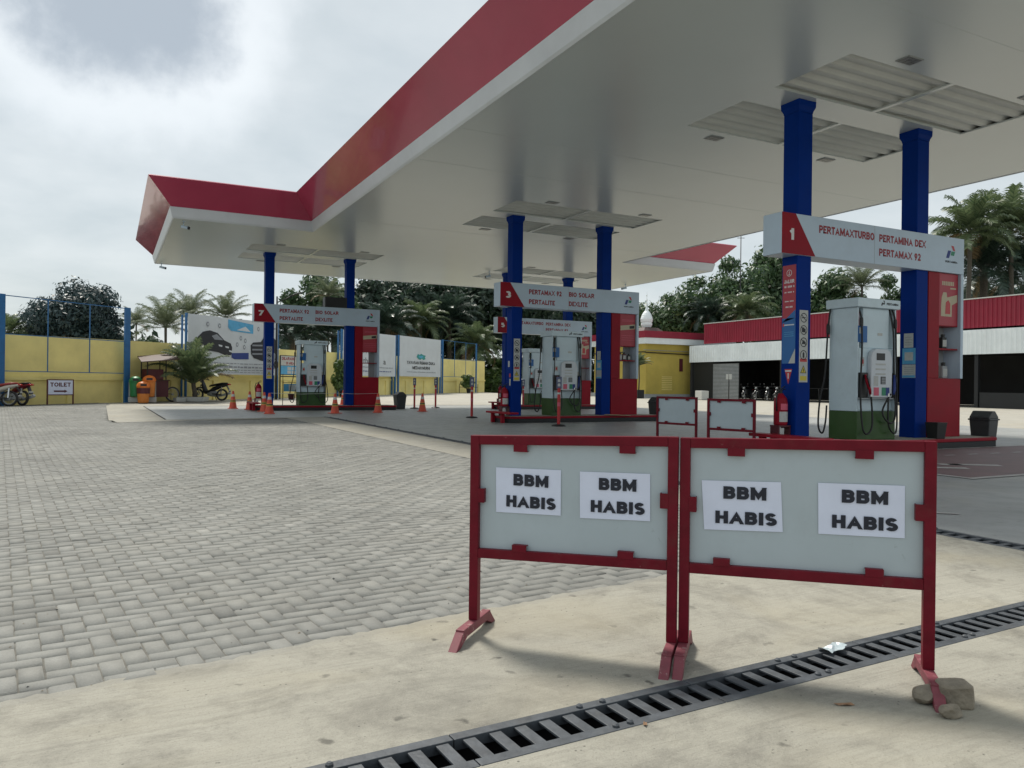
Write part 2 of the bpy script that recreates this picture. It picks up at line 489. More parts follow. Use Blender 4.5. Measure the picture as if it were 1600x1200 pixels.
# ------------------------------------------------------------------ mesh helpers
class MB:
    def __init__(self):
        self.v = []; self.f = []; self.mi = []; self.mats = []; self.M = Matrix.Identity(4); self.sm = []
    def _m(self, m):
        if m not in self.mats:
            self.mats.append(m)
        return self.mats.index(m)
    def add(self, vs, fs, m, smooth=False):
        o = len(self.v)
        for p in vs:
            self.v.append(self.M @ Vector(p))
        i = self._m(m)
        for f in fs:
            self.f.append([o + k for k in f]); self.mi.append(i); self.sm.append(smooth)
    def box(self, x0, x1, y0, y1, z0, z1, m):
        vs = [(x0, y0, z0), (x1, y0, z0), (x1, y1, z0), (x0, y1, z0), (x0, y0, z1), (x1, y0, z1), (x1, y1, z1), (x0, y1, z1)]
        self.add(vs, [(3, 2, 1, 0), (4, 5, 6, 7), (0, 1, 5, 4), (1, 2, 6, 5), (2, 3, 7, 6), (3, 0, 4, 7)], m)
    def frustum(self, c, a0, b0, a1, b1, z0, z1, m):
        x, y = c
        vs = [(x - a0, y - b0, z0), (x + a0, y - b0, z0), (x + a0, y + b0, z0), (x - a0, y + b0, z0),
              (x - a1, y - b1, z1), (x + a1, y - b1, z1), (x + a1, y + b1, z1), (x - a1, y + b1, z1)]
        self.add(vs, [(3, 2, 1, 0), (4, 5, 6, 7), (0, 1, 5, 4), (1, 2, 6, 5), (2, 3, 7, 6), (3, 0, 4, 7)], m)
    def bar(self, p, q, wd, ht, m, up=(0, 0, 1)):
        p = Vector(p); q = Vector(q)
        d = (q - p).normalized()
        u = Vector(up)
        s = d.cross(u)
        if s.length < 1e-4:
            s = d.cross(Vector((1, 0, 0)))
        s.normalize()
        u = s.cross(d).normalized()
        vs = []
        for c in (p, q):
            for a, b in ((-1, -1), (1, -1), (1, 1), (-1, 1)):
                vs.append(c + s * (a * wd / 2) + u * (b * ht / 2))
        self.add(vs, [(0, 1, 2, 3), (7, 6, 5, 4), (1, 0, 4, 5), (2, 1, 5, 6), (3, 2, 6, 7), (0, 3, 7, 4)], m)
    def tube(self, pts, r, m, n=8, caps=True):
        pts = [Vector(p) for p in pts]
        rs = r if isinstance(r, (list, tuple)) else [r] * len(pts)
        vs = []; fs = []
        prev = None
        for i, p in enumerate(pts):
            a = pts[max(0, i - 1)]; b = pts[min(len(pts) - 1, i + 1)]
            d = (b - a)
            d = d.normalized() if d.length > 1e-9 else Vector((0, 0, 1))
            if prev is None:
                s = d.cross(Vector((0, 0, 1)))
                if s.length < 1e-3:
                    s = d.cross(Vector((1, 0, 0)))
            else:
                s = prev - d * prev.dot(d)
                if s.length < 1e-4:
                    s = d.cross(Vector((0.3, 0.5, 0.8)))
            s.normalize()
            prev = s
            u = d.cross(s)
            for k in range(n):
                t = 2 * math.pi * k / n
                vs.append(p + (s * math.cos(t) + u * math.sin(t)) * rs[i])
        for i in range(len(pts) - 1):
            for k in range(n):
                a = i * n + k; b = i * n + (k + 1) % n
                fs.append((a, b, b + n, a + n))
        if caps:
            fs.append(tuple(range(n - 1, -1, -1)))
            fs.append(tuple((len(pts) - 1) * n + k for k in range(n)))
        self.add(vs, fs, m, True)
    def lathe(self, prof, c, m, n=20, mats=None, axis='Z', caps=True):
        vs = []; o = Vector(c)
        for r, z in prof:
            for k in range(n):
                t = 2 * math.pi * k / n
                a, b = r * math.cos(t), r * math.sin(t)
                vs.append(o + (Vector((a, b, z)) if axis == 'Z' else Vector((a, z, b)) if axis == 'Y' else Vector((z, a, b))))
        for i in range(len(prof) - 1):
            fs = []
            mm = mats[i] if mats else m
            base = i * n
            sub = vs[base:base + 2 * n]
            for k in range(n):
                a = k; b = (k + 1) % n
                fs.append((a, b, b + n, a + n) if axis != 'Y' else (b, a, a + n, b + n))
            self.add(sub, fs, mm, True)
        if caps and prof[0][0] > 1e-4:
            self.add(vs[:n], [tuple(range(n - 1, -1, -1))], mats[0] if mats else m)
        if caps and prof[-1][0] > 1e-4:
            self.add(vs[-n:], [tuple(range(n))], mats[-1] if mats else m)
    def prism(self, poly, axis, a, b, m):
        # poly in the two remaining axes, extruded along axis from a to b
        def P(p, q):
            return (q, p[0], p[1]) if axis == 'X' else (p[0], q, p[1]) if axis == 'Y' else (p[0], p[1], q)
        n = len(poly)
        vs = [P(p, a) for p in poly] + [P(p, b) for p in poly]
        fs = [tuple(range(n)), tuple(range(2 * n - 1, n - 1, -1))]
        for k in range(n):
            fs.append((k, (k + 1) % n, n + (k + 1) % n, n + k)[::-1])
        self.add(vs, fs, m)
    def loft(self, secs, m, cap=True):
        n = len(secs[0])
        vs = [p for s in secs for p in s]
        fs = []
        for i in range(len(secs) - 1):
            for k in range(n):
                a = i * n + k; b = i * n + (k + 1) % n
                fs.append((a, b, b + n, a + n))
        if cap:
            fs.append(tuple(range(n - 1, -1, -1)))
            fs.append(tuple((len(secs) - 1) * n + k for k in range(n)))
        self.add(vs, fs, m, True)
    def ell(self, secs, m, n=14):
        # secs: (x, yc, zc, half width y, half height z) ellipses across X
        S = []
        for x, yc, zc, a, b in secs:
            S.append([(x, yc + a * math.cos(2 * math.pi * k / n), zc + b * math.sin(2 * math.pi * k / n)) for k in range(n)])
        self.loft(S, m)
    def mesh(self, me, M, m):
        self.add([M @ v.co for v in me.vertices], [tuple(p.vertices) for p in me.polygons], m)
    def build(self, name, parent=None, bevel=0.0, loc=None, rot=None, seg=2):
        me = bpy.data.meshes.new(name)
        me.from_pydata([tuple(v) for v in self.v], [], self.f)
        for m in self.mats:
            me.materials.append(m)
        me.polygons.foreach_set('material_index', self.mi)
        me.polygons.foreach_set('use_smooth', self.sm)
        import bmesh
        bmm = bmesh.new(); bmm.from_mesh(me)
        bmesh.ops.recalc_face_normals(bmm, faces=bmm.faces)
        bmm.to_mesh(me); bmm.free()
        me.update()
        o = bpy.data.objects.new(name, me)
        COL.objects.link(o)
        if parent is not None:
            o.parent = parent
        if loc is not None:
            o.location = loc
        if rot is not None:
            o.rotation_euler = rot
        if bevel > 0:
            md = o.modifiers.new('bevel', 'BEVEL')
            md.width = bevel; md.segments = seg; md.limit_method = 'ANGLE'; md.angle_limit = R(35)
        return o

def tag(o, label=None, cat=None, group=None, kind=None):
    if label: o['label'] = label
    if cat: o['category'] = cat
    if group: o['group'] = group
    if kind: o['kind'] = kind
    return o
def empty(name, loc, label, cat, group=None, rz=0.0):
    o = bpy.data.objects.new(name, None)
    o.empty_display_size = 0.2
    COL.objects.link(o)
    o.location = loc
    o.rotation_euler = (0, 0, rz)
    return tag(o, label, cat, group)
def copy_tree(o, parent=None):
    c = o.copy()
    COL.objects.link(c)
    if parent is not None:
        c.parent = parent
    for ch in list(o.children):
        copy_tree(ch, c)
    return c
def clone(o, loc, label, rz=None, sc=None):
    c = copy_tree(o)
    c.location = loc
    if rz is not None: c.rotation_euler = (0, 0, rz)
    if sc is not None: c.scale = sc if isinstance(sc, tuple) else (sc, sc, sc)
    c['label'] = label
    return c
def at(X, Z, z=0.0):
    """lateral metres X and distance Z as seen from the roadside -> scene coordinates"""
    a = R(27.382)
    return Vector((math.cos(a) * X + math.sin(a) * Z, -math.sin(a) * X + math.cos(a) * Z, z))
def hump(x, y):
    """the yard rises gently towards the boundary wall at the back left"""
    k = min(1, max(0, (x - 30) / 12.0)); k = 1 - k * k * (3 - 2 * k)
    return 0.0115 * max(0.0, y - 38.0) * k

_TC = {}
def text_mesh(body, bold=0.012, space=1.0):
    key = (body, bold, space)
    if key in _TC:
        return _TC[key]
    cu = bpy.data.curves.new('text', 'FONT')
    cu.body = body
    cu.size = 1.0
    cu.offset = bold
    cu.space_character = space
    cu.resolution_u = 4
    ob = bpy.data.objects.new('text', cu)
    COL.objects.link(ob)
    bpy.context.view_layer.update()
    dg = bpy.context.evaluated_depsgraph_get()
    me = bpy.data.meshes.new_from_object(ob.evaluated_get(dg))
    bpy.data.objects.remove(ob)
    co = np.array([v.co[:] for v in me.vertices])
    mn = co.min(0); mx = co.max(0)
    _TC[key] = (me, mn, mx)
    return _TC[key]
def _arc(cx, cy, rx, ry, a0, a1, n=12):
    return [(cx + rx * math.cos(R(a0 + (a1 - a0) * k / n)), cy + ry * math.sin(R(a0 + (a1 - a0) * k / n))) for k in range(n + 1)]
# block capitals as strokes in a unit box: glyph -> (relative width, strokes)
GLYPH = {
    'A': (1.0, [[(0, 0), (.5, 1.06), (1, 0)], [(.18, .30), (.82, .30)]]),
    'B': (.88, [[(0, 0), (0, 1)], [(0, 1), (.55, 1)] + _arc(.60, .765, .34, .235, 90, -90) + [(0, .53)], [(0, .53), (.6, .53)] + _arc(.65, .265, .35, .265, 90, -90) + [(0, 0)]]),
    'D': (.95, [[(0, 0), (0, 1)], [(0, 1), (.4, 1)] + _arc(.45, .5, .55, .5, 90, -90) + [(0, 0)]]),
    'E': (.76, [[(0, 0), (0, 1)], [(0, 1), (1, 1)], [(0, .5), (.9, .5)], [(0, 0), (1, 0)]]),
    'G': (.98, [_arc(.5, .5, .5, .5, 50, 350, 20) + [(1, .45)], [(.55, .45), (1.08, .45)]]),
    'H': (.92, [[(0, 0), (0, 1)], [(1, 0), (1, 1)], [(0, .5), (1, .5)]]),
    'I': (.0, [[(.5, 0), (.5, 1)]]),
    'J': (.65, [[(1, 1), (1, .35)] + _arc(.5, .32, .5, .32, 0, -170)]),
    'K': (.9, [[(0, 0), (0, 1)], [(1, 1), (.05, .42)], [(.35, .60), (1, 0)]]),
    'L': (.72, [[(0, 1), (0, 0)], [(0, 0), (1, 0)]]),
    'M': (1.12, [[(0, 0), (0, 1)], [(1, 0), (1, 1)], [(.02, 1), (.5, .12), (.98, 1)]]),
    'N': (.94, [[(0, 0), (0, 1)], [(1, 0), (1, 1)], [(0, 1), (1, 0)]]),
    'O': (1.02, [_arc(.5, .5, .5, .5, 90, 450, 28)]),
    'P': (.84, [[(0, 0), (0, 1)], [(0, 1), (.55, 1)] + _arc(.62, .72, .38, .28, 90, -90) + [(0, .44)]]),
    'R': (.90, [[(0, 0), (0, 1)], [(0, 1), (.52, 1)] + _arc(.58, .74, .38, .26, 90, -90) + [(0, .48)], [(.48, .48), (1.0, 0)]]),
    'S': (.84, [_arc(.5, .75, .46, .25, 25, 270, 14) + _arc(.5, .25, .5, .25, 90, -155, 14)]),
    'T': (.82, [[(.5, 0), (.5, 1)], [(0, 1), (1, 1)]]),
    'U': (.92, [[(0, 1), (0, .42)] + _arc(.5, .42, .5, .42, 180, 360, 14) + [(1, 1)]]),
    'X': (.94, [[(0, 0), (1, 1)], [(0, 1), (1, 0)]]),
    'Y': (.94, [[(0, 1), (.5, .45)], [(1, 1), (.5, .45)], [(.5, .5), (.5, 0)]]),
    '1': (.62, [[(.86, 0), (.86, 1)], [(.95, .98), (.0, .68)]]),
    '2': (.72, [_arc(.5, .71, .5, .29, 165, -35, 14) + [(.05, 0)], [(0, 0), (1.05, 0)]]),
    '3': (.74, [_arc(.48, .75, .44, .25, 150, -90, 12), _arc(.48, .27, .50, .27, 90, -150, 12)]),
    '5': (.74, [[(.92, 1), (.14, 1), (.06, .52)] , [(.06, .54)] + _arc(.48, .31, .50, .31, 120, -150, 14)]),
    '7': (.72, [[(0, 1), (1, 1)], [(.98, 1), (.35, 0)]]),
    '9': (.76, [_arc(.5, .68, .48, .32, 0, 360, 20), [(.96, .62), (.45, -.02)]]),
}
def _ribbon(pl, w, clamp):
    P = [Vector((x, y)) for x, y in pl]
    Q = [P[0]]
    for p in P[1:]:
        if (p - Q[-1]).length > 1e-5:
            Q.append(p)
    n = len(Q); L_ = []; R_ = []
    closed = (Q[0] - Q[-1]).length < 1e-3
    if closed:
        Q[-1] = Q[0]
    for i in range(n):
        d1 = (Q[i] - Q[i - 1]).normalized() if i > 0 else ((Q[0] - Q[-2]).normalized() if closed else None)
        d2 = (Q[i + 1] - Q[i]).normalized() if i < n - 1 else ((Q[1] - Q[0]).normalized() if closed else None)
        if d1 is None: d1 = d2
        if d2 is None: d2 = d1
        nn = Vector((-d1.y - d2.y, d1.x + d2.x))
        if nn.length < 1e-6:
            nn = Vector((-d2.y, d2.x))
        nn.normalize()
        k = 1.0 / max(.42, nn.dot(Vector((-d2.y, d2.x))))
        L_.append(Q[i] + nn * w / 2 * k); R_.append(Q[i] - nn * w / 2 * k)
    if clamp:
        for p in L_ + R_:
            p.y = min(1.0, max(0.0, p.y))
    return L_, R_
def put_text(b, body, x0, x1, z0, z1, y, m, face='-Y', bold=.2, space=.075, slope=0.0):
    """stroked capitals fitted to x0..x1, z0..z1 on a wall at y, read from the given side; bold is the stroke width per cap height"""
    w_ = bold
    cx_ = 0.0; out_ = []
    for ch in body:
        if ch == ' ':
            cx_ += .42; continue
        gw, st = GLYPH[ch]
        gw = gw * .82 + w_ * (0 if ch != 'I' else 1.0)
        gw = max(gw, w_)
        for pl in st:
            q = [(cx_ + w_ / 2 + p[0] * (gw - w_), w_ / 2 + p[1] * (1 - w_)) for p in pl]
            # straight free ends reach the cap line and base line
            if len(pl) <= 3 or ch in 'UJ':
                def ext(a, c):
                    if a[1] < .001 or a[1] > .999:
                        d = Vector((a[0] - c[0], a[1] - c[1]))
                        if abs(d.y) > .3:
                            d = d / abs(d.y) * (w_ * .75)
                            return d
                    return Vector((0, 0))
                e0 = ext(pl[0], pl[1]); e1 = ext(pl[-1], pl[-2])
                q[0] = (q[0][0] + e0.x * .6, q[0][1] + e0.y); q[-1] = (q[-1][0] + e1.x * .6, q[-1][1] + e1.y)
                if len(pl) == 2 and abs(pl[0][1] - pl[1][1]) < .01:
                    q[0] = (q[0][0] - (w_ / 2 if pl[0][0] < .05 else 0), q[0][1]); q[1] = (q[1][0] + (w_ / 2 if pl[1][0] > .95 else 0), q[1][1])
            out_.append(_ribbon(q, w_, True))
        cx_ += gw + space
    tot = cx_ - space
    sx = (x1 - x0) / tot; sz = z1 - z0
    k = 0
    for L_, R_ in out_:
        k = (k + 1) % 3
        dep = y - .00025 * k * max(1.0, sz * 4)
        pts = []
        for p in L_ + R_:
            X = p.x * sx; Z = z0 + p.y * sz + slope * (X - (x1 - x0) / 2)
            pts.append((x0 + X, dep, Z) if face == '-Y' else (dep, -(x0 + X), Z))
        n = len(L_)
        b.add(pts, [(q, q + 1, n + q + 1, n + q) for q in range(n - 1)], m)
def put_font(b, body, x0, x1, z0, z1, y, m):
    me, mn, mx = text_mesh(body, 0.0, 1.0)
    sx = (x1 - x0) / (mx[0] - mn[0]); sy = (z1 - z0) / (mx[1] - mn[1])
    T = Matrix.Translation((x0 - mn[0] * sx, z0 - mn[1] * sy, 0)) @ Matrix.Diagonal((sx, sy, 1, 1))
    b.mesh(me, Matrix.Translation((0, y, 0)) @ Matrix.Rotation(R(90), 4, 'X') @ T, m)
def plate(b, poly, y, t, m):
    """flat plate facing -Y: polygon (x,z), front face at y-t"""
    b.prism([(p[0], p[1]) for p in poly], 'Y', y - t, y, m)

def sheet(name, polys, z, m, th=0.0, holes=None):
    b = MB()
    for p in polys:
        b.add([(x, y, z) for x, y in p], [tuple(range(len(p)))], m)
        if th > 0:
            n = len(p)
            for k in range(n):
                (ax, ay), (bx_, by_) = p[k], p[(k + 1) % n]
                b.add([(ax, ay, z), (bx_, by_, z), (bx_, by_, z - th), (ax, ay, z - th)], [(0, 1, 2, 3)], m)
    o = b.build(name)
    tag(o, kind='structure')
    return o

# ------------------------------------------------------------------ ground
def build_ground():
    xs = np.concatenate([[-500, -200, -100, -60], np.arange(-40, 100, 4.0), [120, 200, 500]])
    ys = np.concatenate([[-200, -60, -20, -5], np.arange(0, 140, 4.0), [200, 500, 900]])
    vs = []; fs = []
    for y in ys:
        for x in xs:
            zz = -0.022 + min(hump(x, y), 1.3)
            # keep the pit under the drain free
            vs.append((x, y, zz))
    nx = len(xs)
    for j in range(len(ys) - 1):
        for i in range(nx - 1):
            a = j * nx + i
            fs.append((a, a + 1, a + 1 + nx, a + nx))
    b = MB()
    # leave the cells under the drains out of the big sheet by dropping it lower there
    b.add(vs, fs, M_YARD, True)
    o = b.build('ground')
    for v in o.data.vertices:
        if -45 < v.co.x < 26 and -10 < v.co.y < 26:
            v.co.z = -0.25
    tag(o, kind='structure')
build_ground()

def g1(x):   # centre line of the near drain
    return 2.19 + 0.035 * x
def g2(y):   # centre line of the side drain
    return 5.90 + 0.0175 * (y - 2.4)
GW = 0.115
def pe(x):   # edge of the block paving
    return 3.32 + 0.145 * x - 0.012 * max(0, x - 1.5) ** 2

apron = []
apron.append([(-12, -8), (24, -8), (24, g1(24) - GW), (-12, g1(-12) - GW)])
_r = random.Random(77)
def jag(x, amp):
    return amp * (.5 * math.sin(x * 9.0) + .35 * math.sin(x * 23.0 + 1) + .3 * math.sin(x * 61.0 + 2)) + _r.uniform(-.45, .45) * amp
exs = np.linspace(-12, 4.9, 420)
edge = [(x, pe(x) - .05 + jag(x, .018)) for x in exs]
edge2 = [(x, pe(x) + .012 + jag(x, .020)) for x in exs]
edge0 = [(x, pe(x) - .09) for x in exs]
apron.append([(-12, g1(-12) + GW), (4.9, g1(4.9) + GW)] + edge[::-1])
apron.append([(4.9, g1(4.9) + GW), (g2(2.5) - GW, g1(5.8) + GW), (g2(4.6) - GW, 4.6), (4.9, 4.6), (4.9, pe(4.9))])
sheet('concrete_apron', apron, 0.005, M_APRON, 0.03)
mort = [[edge0[k], edge0[k + 1], edge2[k + 1], edge2[k]] for k in range(len(exs) - 1)]
sheet('mortar_edge', mort, 0.0032, M_STRIP, 0.0)
strip = [[(4.9, 4.6), (g2(4.6) - GW, 4.6), (g2(25.2) - GW, 25.28), (4.98, 24.9)],
         [(0.2, 23.2), (4.98, 24.9), (g2(25.2) - GW, 25.28), (6.2, 25.42), (1.43, 24.55), (0.1, 24.3)],
         [(0.0, 24.3), (0.1, 24.3), (1.43, 24.55), (1.3, 37.2), (-0.1, 37.2)],
         [(1.3, 37.2), (24.2, 37.2), (24.2, 38.4), (-0.1, 38.4), (-0.1, 37.2)]]
sheet('kerb_strip', strip, 0.005, M_STRIP, 0.03)
pad = [[(1.50, 24.66), (6.32, 25.50), (g2(25.5) + 0.05, 25.55), (19.2, 25.55), (24.2, 25.55), (24.2, 37.2), (1.36, 37.2)],
       [(g2(2.5) + GW, g1(6.1) + GW), (24, g1(24) + GW), (24, 25.55), (g2(25.55) + GW, 25.55)]]
sheet('forecourt_slab', pad, 0.0, M_PAD, 0.03)
# dark expansion joint round the slab
b = MB()
b.add([(1.43, 24.55, -0.006), (6.3, 25.42, -0.006), (6.32, 25.50, -0.006), (1.50, 24.66, -0.006), (1.36, 37.2, -0.006), (1.28, 37.2, -0.006)],
      [(0, 1, 2, 3), (0, 3, 4, 5)], M_TRENCH)
tag(b.build('expansion_joint'), kind='structure')

def build_pavers():
    rnd = np.random.RandomState(5)
    ang = R(6.0)
    ca, sa = math.cos(ang), math.sin(ang)
    ox, oy = 0.0, 3.3
    Wb = 0.0925
    ca2, sa2 = math.cos(R(27.382)), math.sin(R(27.382))
    H = []
    nmax = 470
    i, j = np.meshgrid(np.arange(-370, 150), np.arange(-50, 530), indexing='ij')
    tt = (i - j) % 4
    recs = []
    for kind, sel in ((0, tt == 0), (1, tt == 3)):
        a = i[sel].astype(float); c = j[sel].astype(float)
        cxx = (a + (1.0 if kind == 0 else 0.5)) * Wb
        cyy = (c + (0.5 if kind == 0 else 1.0)) * Wb
        X = ox + ca * cxx - sa * cyy
        Y = oy + sa * cxx + ca * cyy
        lx = ca2 * X - sa2 * Y
        lz = sa2 * X + ca2 * Y
        pe_ = 3.32 + 0.145 * X - 0.012 * np.maximum(0, X - 1.5) ** 2
        ok = (lz > 1.5) & (lx / np.maximum(lz, .1) > -0.80) & (Y > pe_ - 0.08) & (X < 4.95)
        front = 23.2 + (X - 0.2) * 0.356
        ok &= ~((X > 0.05) & (Y > front))
        ok &= (Y < 41.0 + 0.823 * X) & (Y < 46) & (lz < 43) & (X > -14)
        ok &= ~((X > -0.05) & (Y > 24.0))
        k = np.nonzero(ok)[0]
        recs.append((np.full(len(k), kind), X[k], Y[k]))
    kind = np.concatenate([r[0] for r in recs]); X = np.concatenate([r[1] for r in recs]); Y = np.concatenate([r[2] for r in recs])
    n = len(X)
    hl = np.where(kind == 0, Wb, Wb / 2) - 0.0017
    hw = np.where(kind == 0, Wb / 2, Wb) - 0.0017
    rot = ang + rnd.normal(0, 0.012, n)
    dz = rnd.normal(0, 0.0014, n) - 0.003 * (rnd.uniform(0, 1, n) < .02)
    tx = rnd.normal(0, 0.008, n); ty = rnd.normal(0, 0.008, n)
    hz = 0.0115 * np.maximum(0, Y - 38)
    ch = 0.0035
    V = np.zeros((n, 8, 3))
    sg = [(-1, -1), (1, -1), (1, 1), (-1, 1)]
    cr_, sr_ = np.cos(rot), np.sin(rot)
    for q, (sx, sy) in enumerate(sg):
        for lev, (ins, zz) in enumerate(((ch, 0.0), (0.0, -0.010))):
            jit = rnd.normal(0, 0.0011, (n, 2))
            lx = sx * (hl - ins) + jit[:, 0]; ly = sy * (hw - ins) + jit[:, 1]
            V[:, lev * 4 + q, 0] = X + cr_ * lx - sr_ * ly
            V[:, lev * 4 + q, 1] = Y + sr_ * lx + cr_ * ly
            V[:, lev * 4 + q, 2] = hz + dz + lx * tx + ly * ty + zz
    base = (np.arange(n) * 8)[:, None, None]
    F = np.array([[0, 1, 2, 3], [4, 5, 1, 0], [5, 6, 2, 1], [6, 7, 3, 2], [7, 4, 0, 3]])[None]
    F = (base + F).reshape(-1)
    me = bpy.data.meshes.new('block_paving')
    me.vertices.add(n * 8)
    me.vertices.foreach_set('co', V.reshape(-1))
    nf = n * 5
    me.loops.add(nf * 4)
    me.loops.foreach_set('vertex_index', F.astype(np.int32))
    me.polygons.add(nf)
    me.polygons.foreach_set('loop_start', (np.arange(nf) * 4).astype(np.int32))
    me.polygons.foreach_set('loop_total', np.full(nf, 4, np.int32))
    me.update(calc_edges=True)
    me.materials.append(M_PAVER)
    o = bpy.data.objects.new('block_paving', me)
    COL.objects.link(o)
    tag(o, kind='structure')
    # sand bed between and under the blocks
    xs = np.linspace(-30, 4.95, 40); ys = np.linspace(0, 46, 60)
    b = MB(); vs = []; fs = []
    for y in ys:
        for x in xs:
            lo = pe(x)
            vs.append((x, max(y, lo), -0.0065 + 0.0115 * max(0, y - 38)))
    nx = len(xs)
    for jj in range(len(ys) - 1):
        for ii in range(nx - 1):
            a = jj * nx + ii
            x = xs[ii]
            if ys[jj] > 23 + (x - 0.2) * 0.356 and xs[ii + 1] > 0.0:
                continue
            fs.append((a, a + 1, a + 1 + nx, a + nx))
    b.add(vs, fs, M_SAND)
    tag(b.build('joint_sand_bed'), kind='structure')
build_pavers()

# painted zone by the first island
b = MB()
RX0, RX1, RY0, RY1 = 9.85, 19.0, 6.15, 9.38
b.add([(RX0, RY0, .004), (RX1, RY0, .004), (RX1, RY1, .004), (RX0, RY1, .004)], [(0, 1, 2, 3)], M_REDGROUND)
def line(b, x0, y0, x1, y1, wd, z=.008):
    d = Vector((x1 - x0, y1 - y0)).normalized(); nrm_ = Vector((-d.y, d.x)) * wd / 2
    b.add([(x0 - nrm_.x, y0 - nrm_.y, z), (x1 - nrm_.x, y1 - nrm_.y, z), (x1 + nrm_.x, y1 + nrm_.y, z), (x0 + nrm_.x, y0 + nrm_.y, z)], [(0, 1, 2, 3)], M_WHITELINE)
line(b, RX0 - .06, RY0, RX1, RY0, .11)
line(b, RX0, RY0 + .06, RX0, RY1 + .06, .11)
line(b, RX0 + .06, RY1, RX1, RY1, .09)
for k in range(7):
    line(b, 11.55 + k * .62, 8.5 - k * .02, 11.82 + k * .62, 8.5 - k * .02, .07)
for (x0, y0, x1, y1, wd) in ((10.55, 7.35, 11.05, 6.95, .2), (10.4, 7.45, 10.62, 7.2, .2), (11.35, 7.45, 11.95, 7.02, .2), (11.2, 7.5, 11.5, 7.35, .2)):
    line(b, x0, y0, x1, y1, wd)
line(b, 6.75, 4.62, 6.95, 4.45, .05)
tag(b.build('floor_marking'), kind='structure')

# ------------------------------------------------------------------ drains
def drain(name, p, q, label, step=0.0955):
    p = Vector((p[0], p[1], 0)); q = Vector((q[0], q[1], 0))
    Ln = (q - p).length
    a = math.atan2(q.y - p.y, q.x - p.x)
    root = empty(name, p, label, 'drain grate', None, a)
    t = MB()
    t.box(0, Ln, -GW + .004, -GW + .014, -0.2, -0.004, M_TRENCH)
    t.box(0, Ln, GW - .014, GW - .004, -0.2, -0.004, M_TRENCH)
    t.box(0, Ln, -GW, GW, -0.215, -0.2, M_TRENCH)
    t.build('channel', root)
    fr = MB()
    for s in (-1, 1):
        y0, y1 = sorted((s * (GW + .003), s * (GW - .042)))
        x = 0.0
        while x < Ln:
            fr.box(x + .002, min(Ln, x + 1.0) - .002, y0, y1, -0.03, 0.0075, M_GRATE)
            x += 1.0
    sl = MB()
    k = 0
    x = 0.02
    while x < Ln - .05:
        sl.box(x, x + .044, -GW + .0425, GW - .0425, -0.007, 0.002, M_GRATE)
        x += step
    sl.build('slats', root, 0.002)
    bo = fr
    x = 0.55
    while x < Ln:
        for s in (-1, 1):
            for e in (-.05, .05):
                bo.lathe([(.013, 0), (.013, .007), (.007, .012)], (x + e * (1 if s > 0 else .6), s * (GW - .022), .0075), M_GRATE, 6)
        x += 1.0
    fr.build('frame', root, 0.002)
    return root
drain('drain_grate', (-3.0, g1(-3.0)), (14.0, g1(14.0)), 'dark steel slotted drain grate crossing the concrete in the foreground')
drain('drain_grate', (g2(2.53), 2.53), (g2(25.2), 25.2), 'dark steel drain grate along the side of the forecourt slab', 0.11)

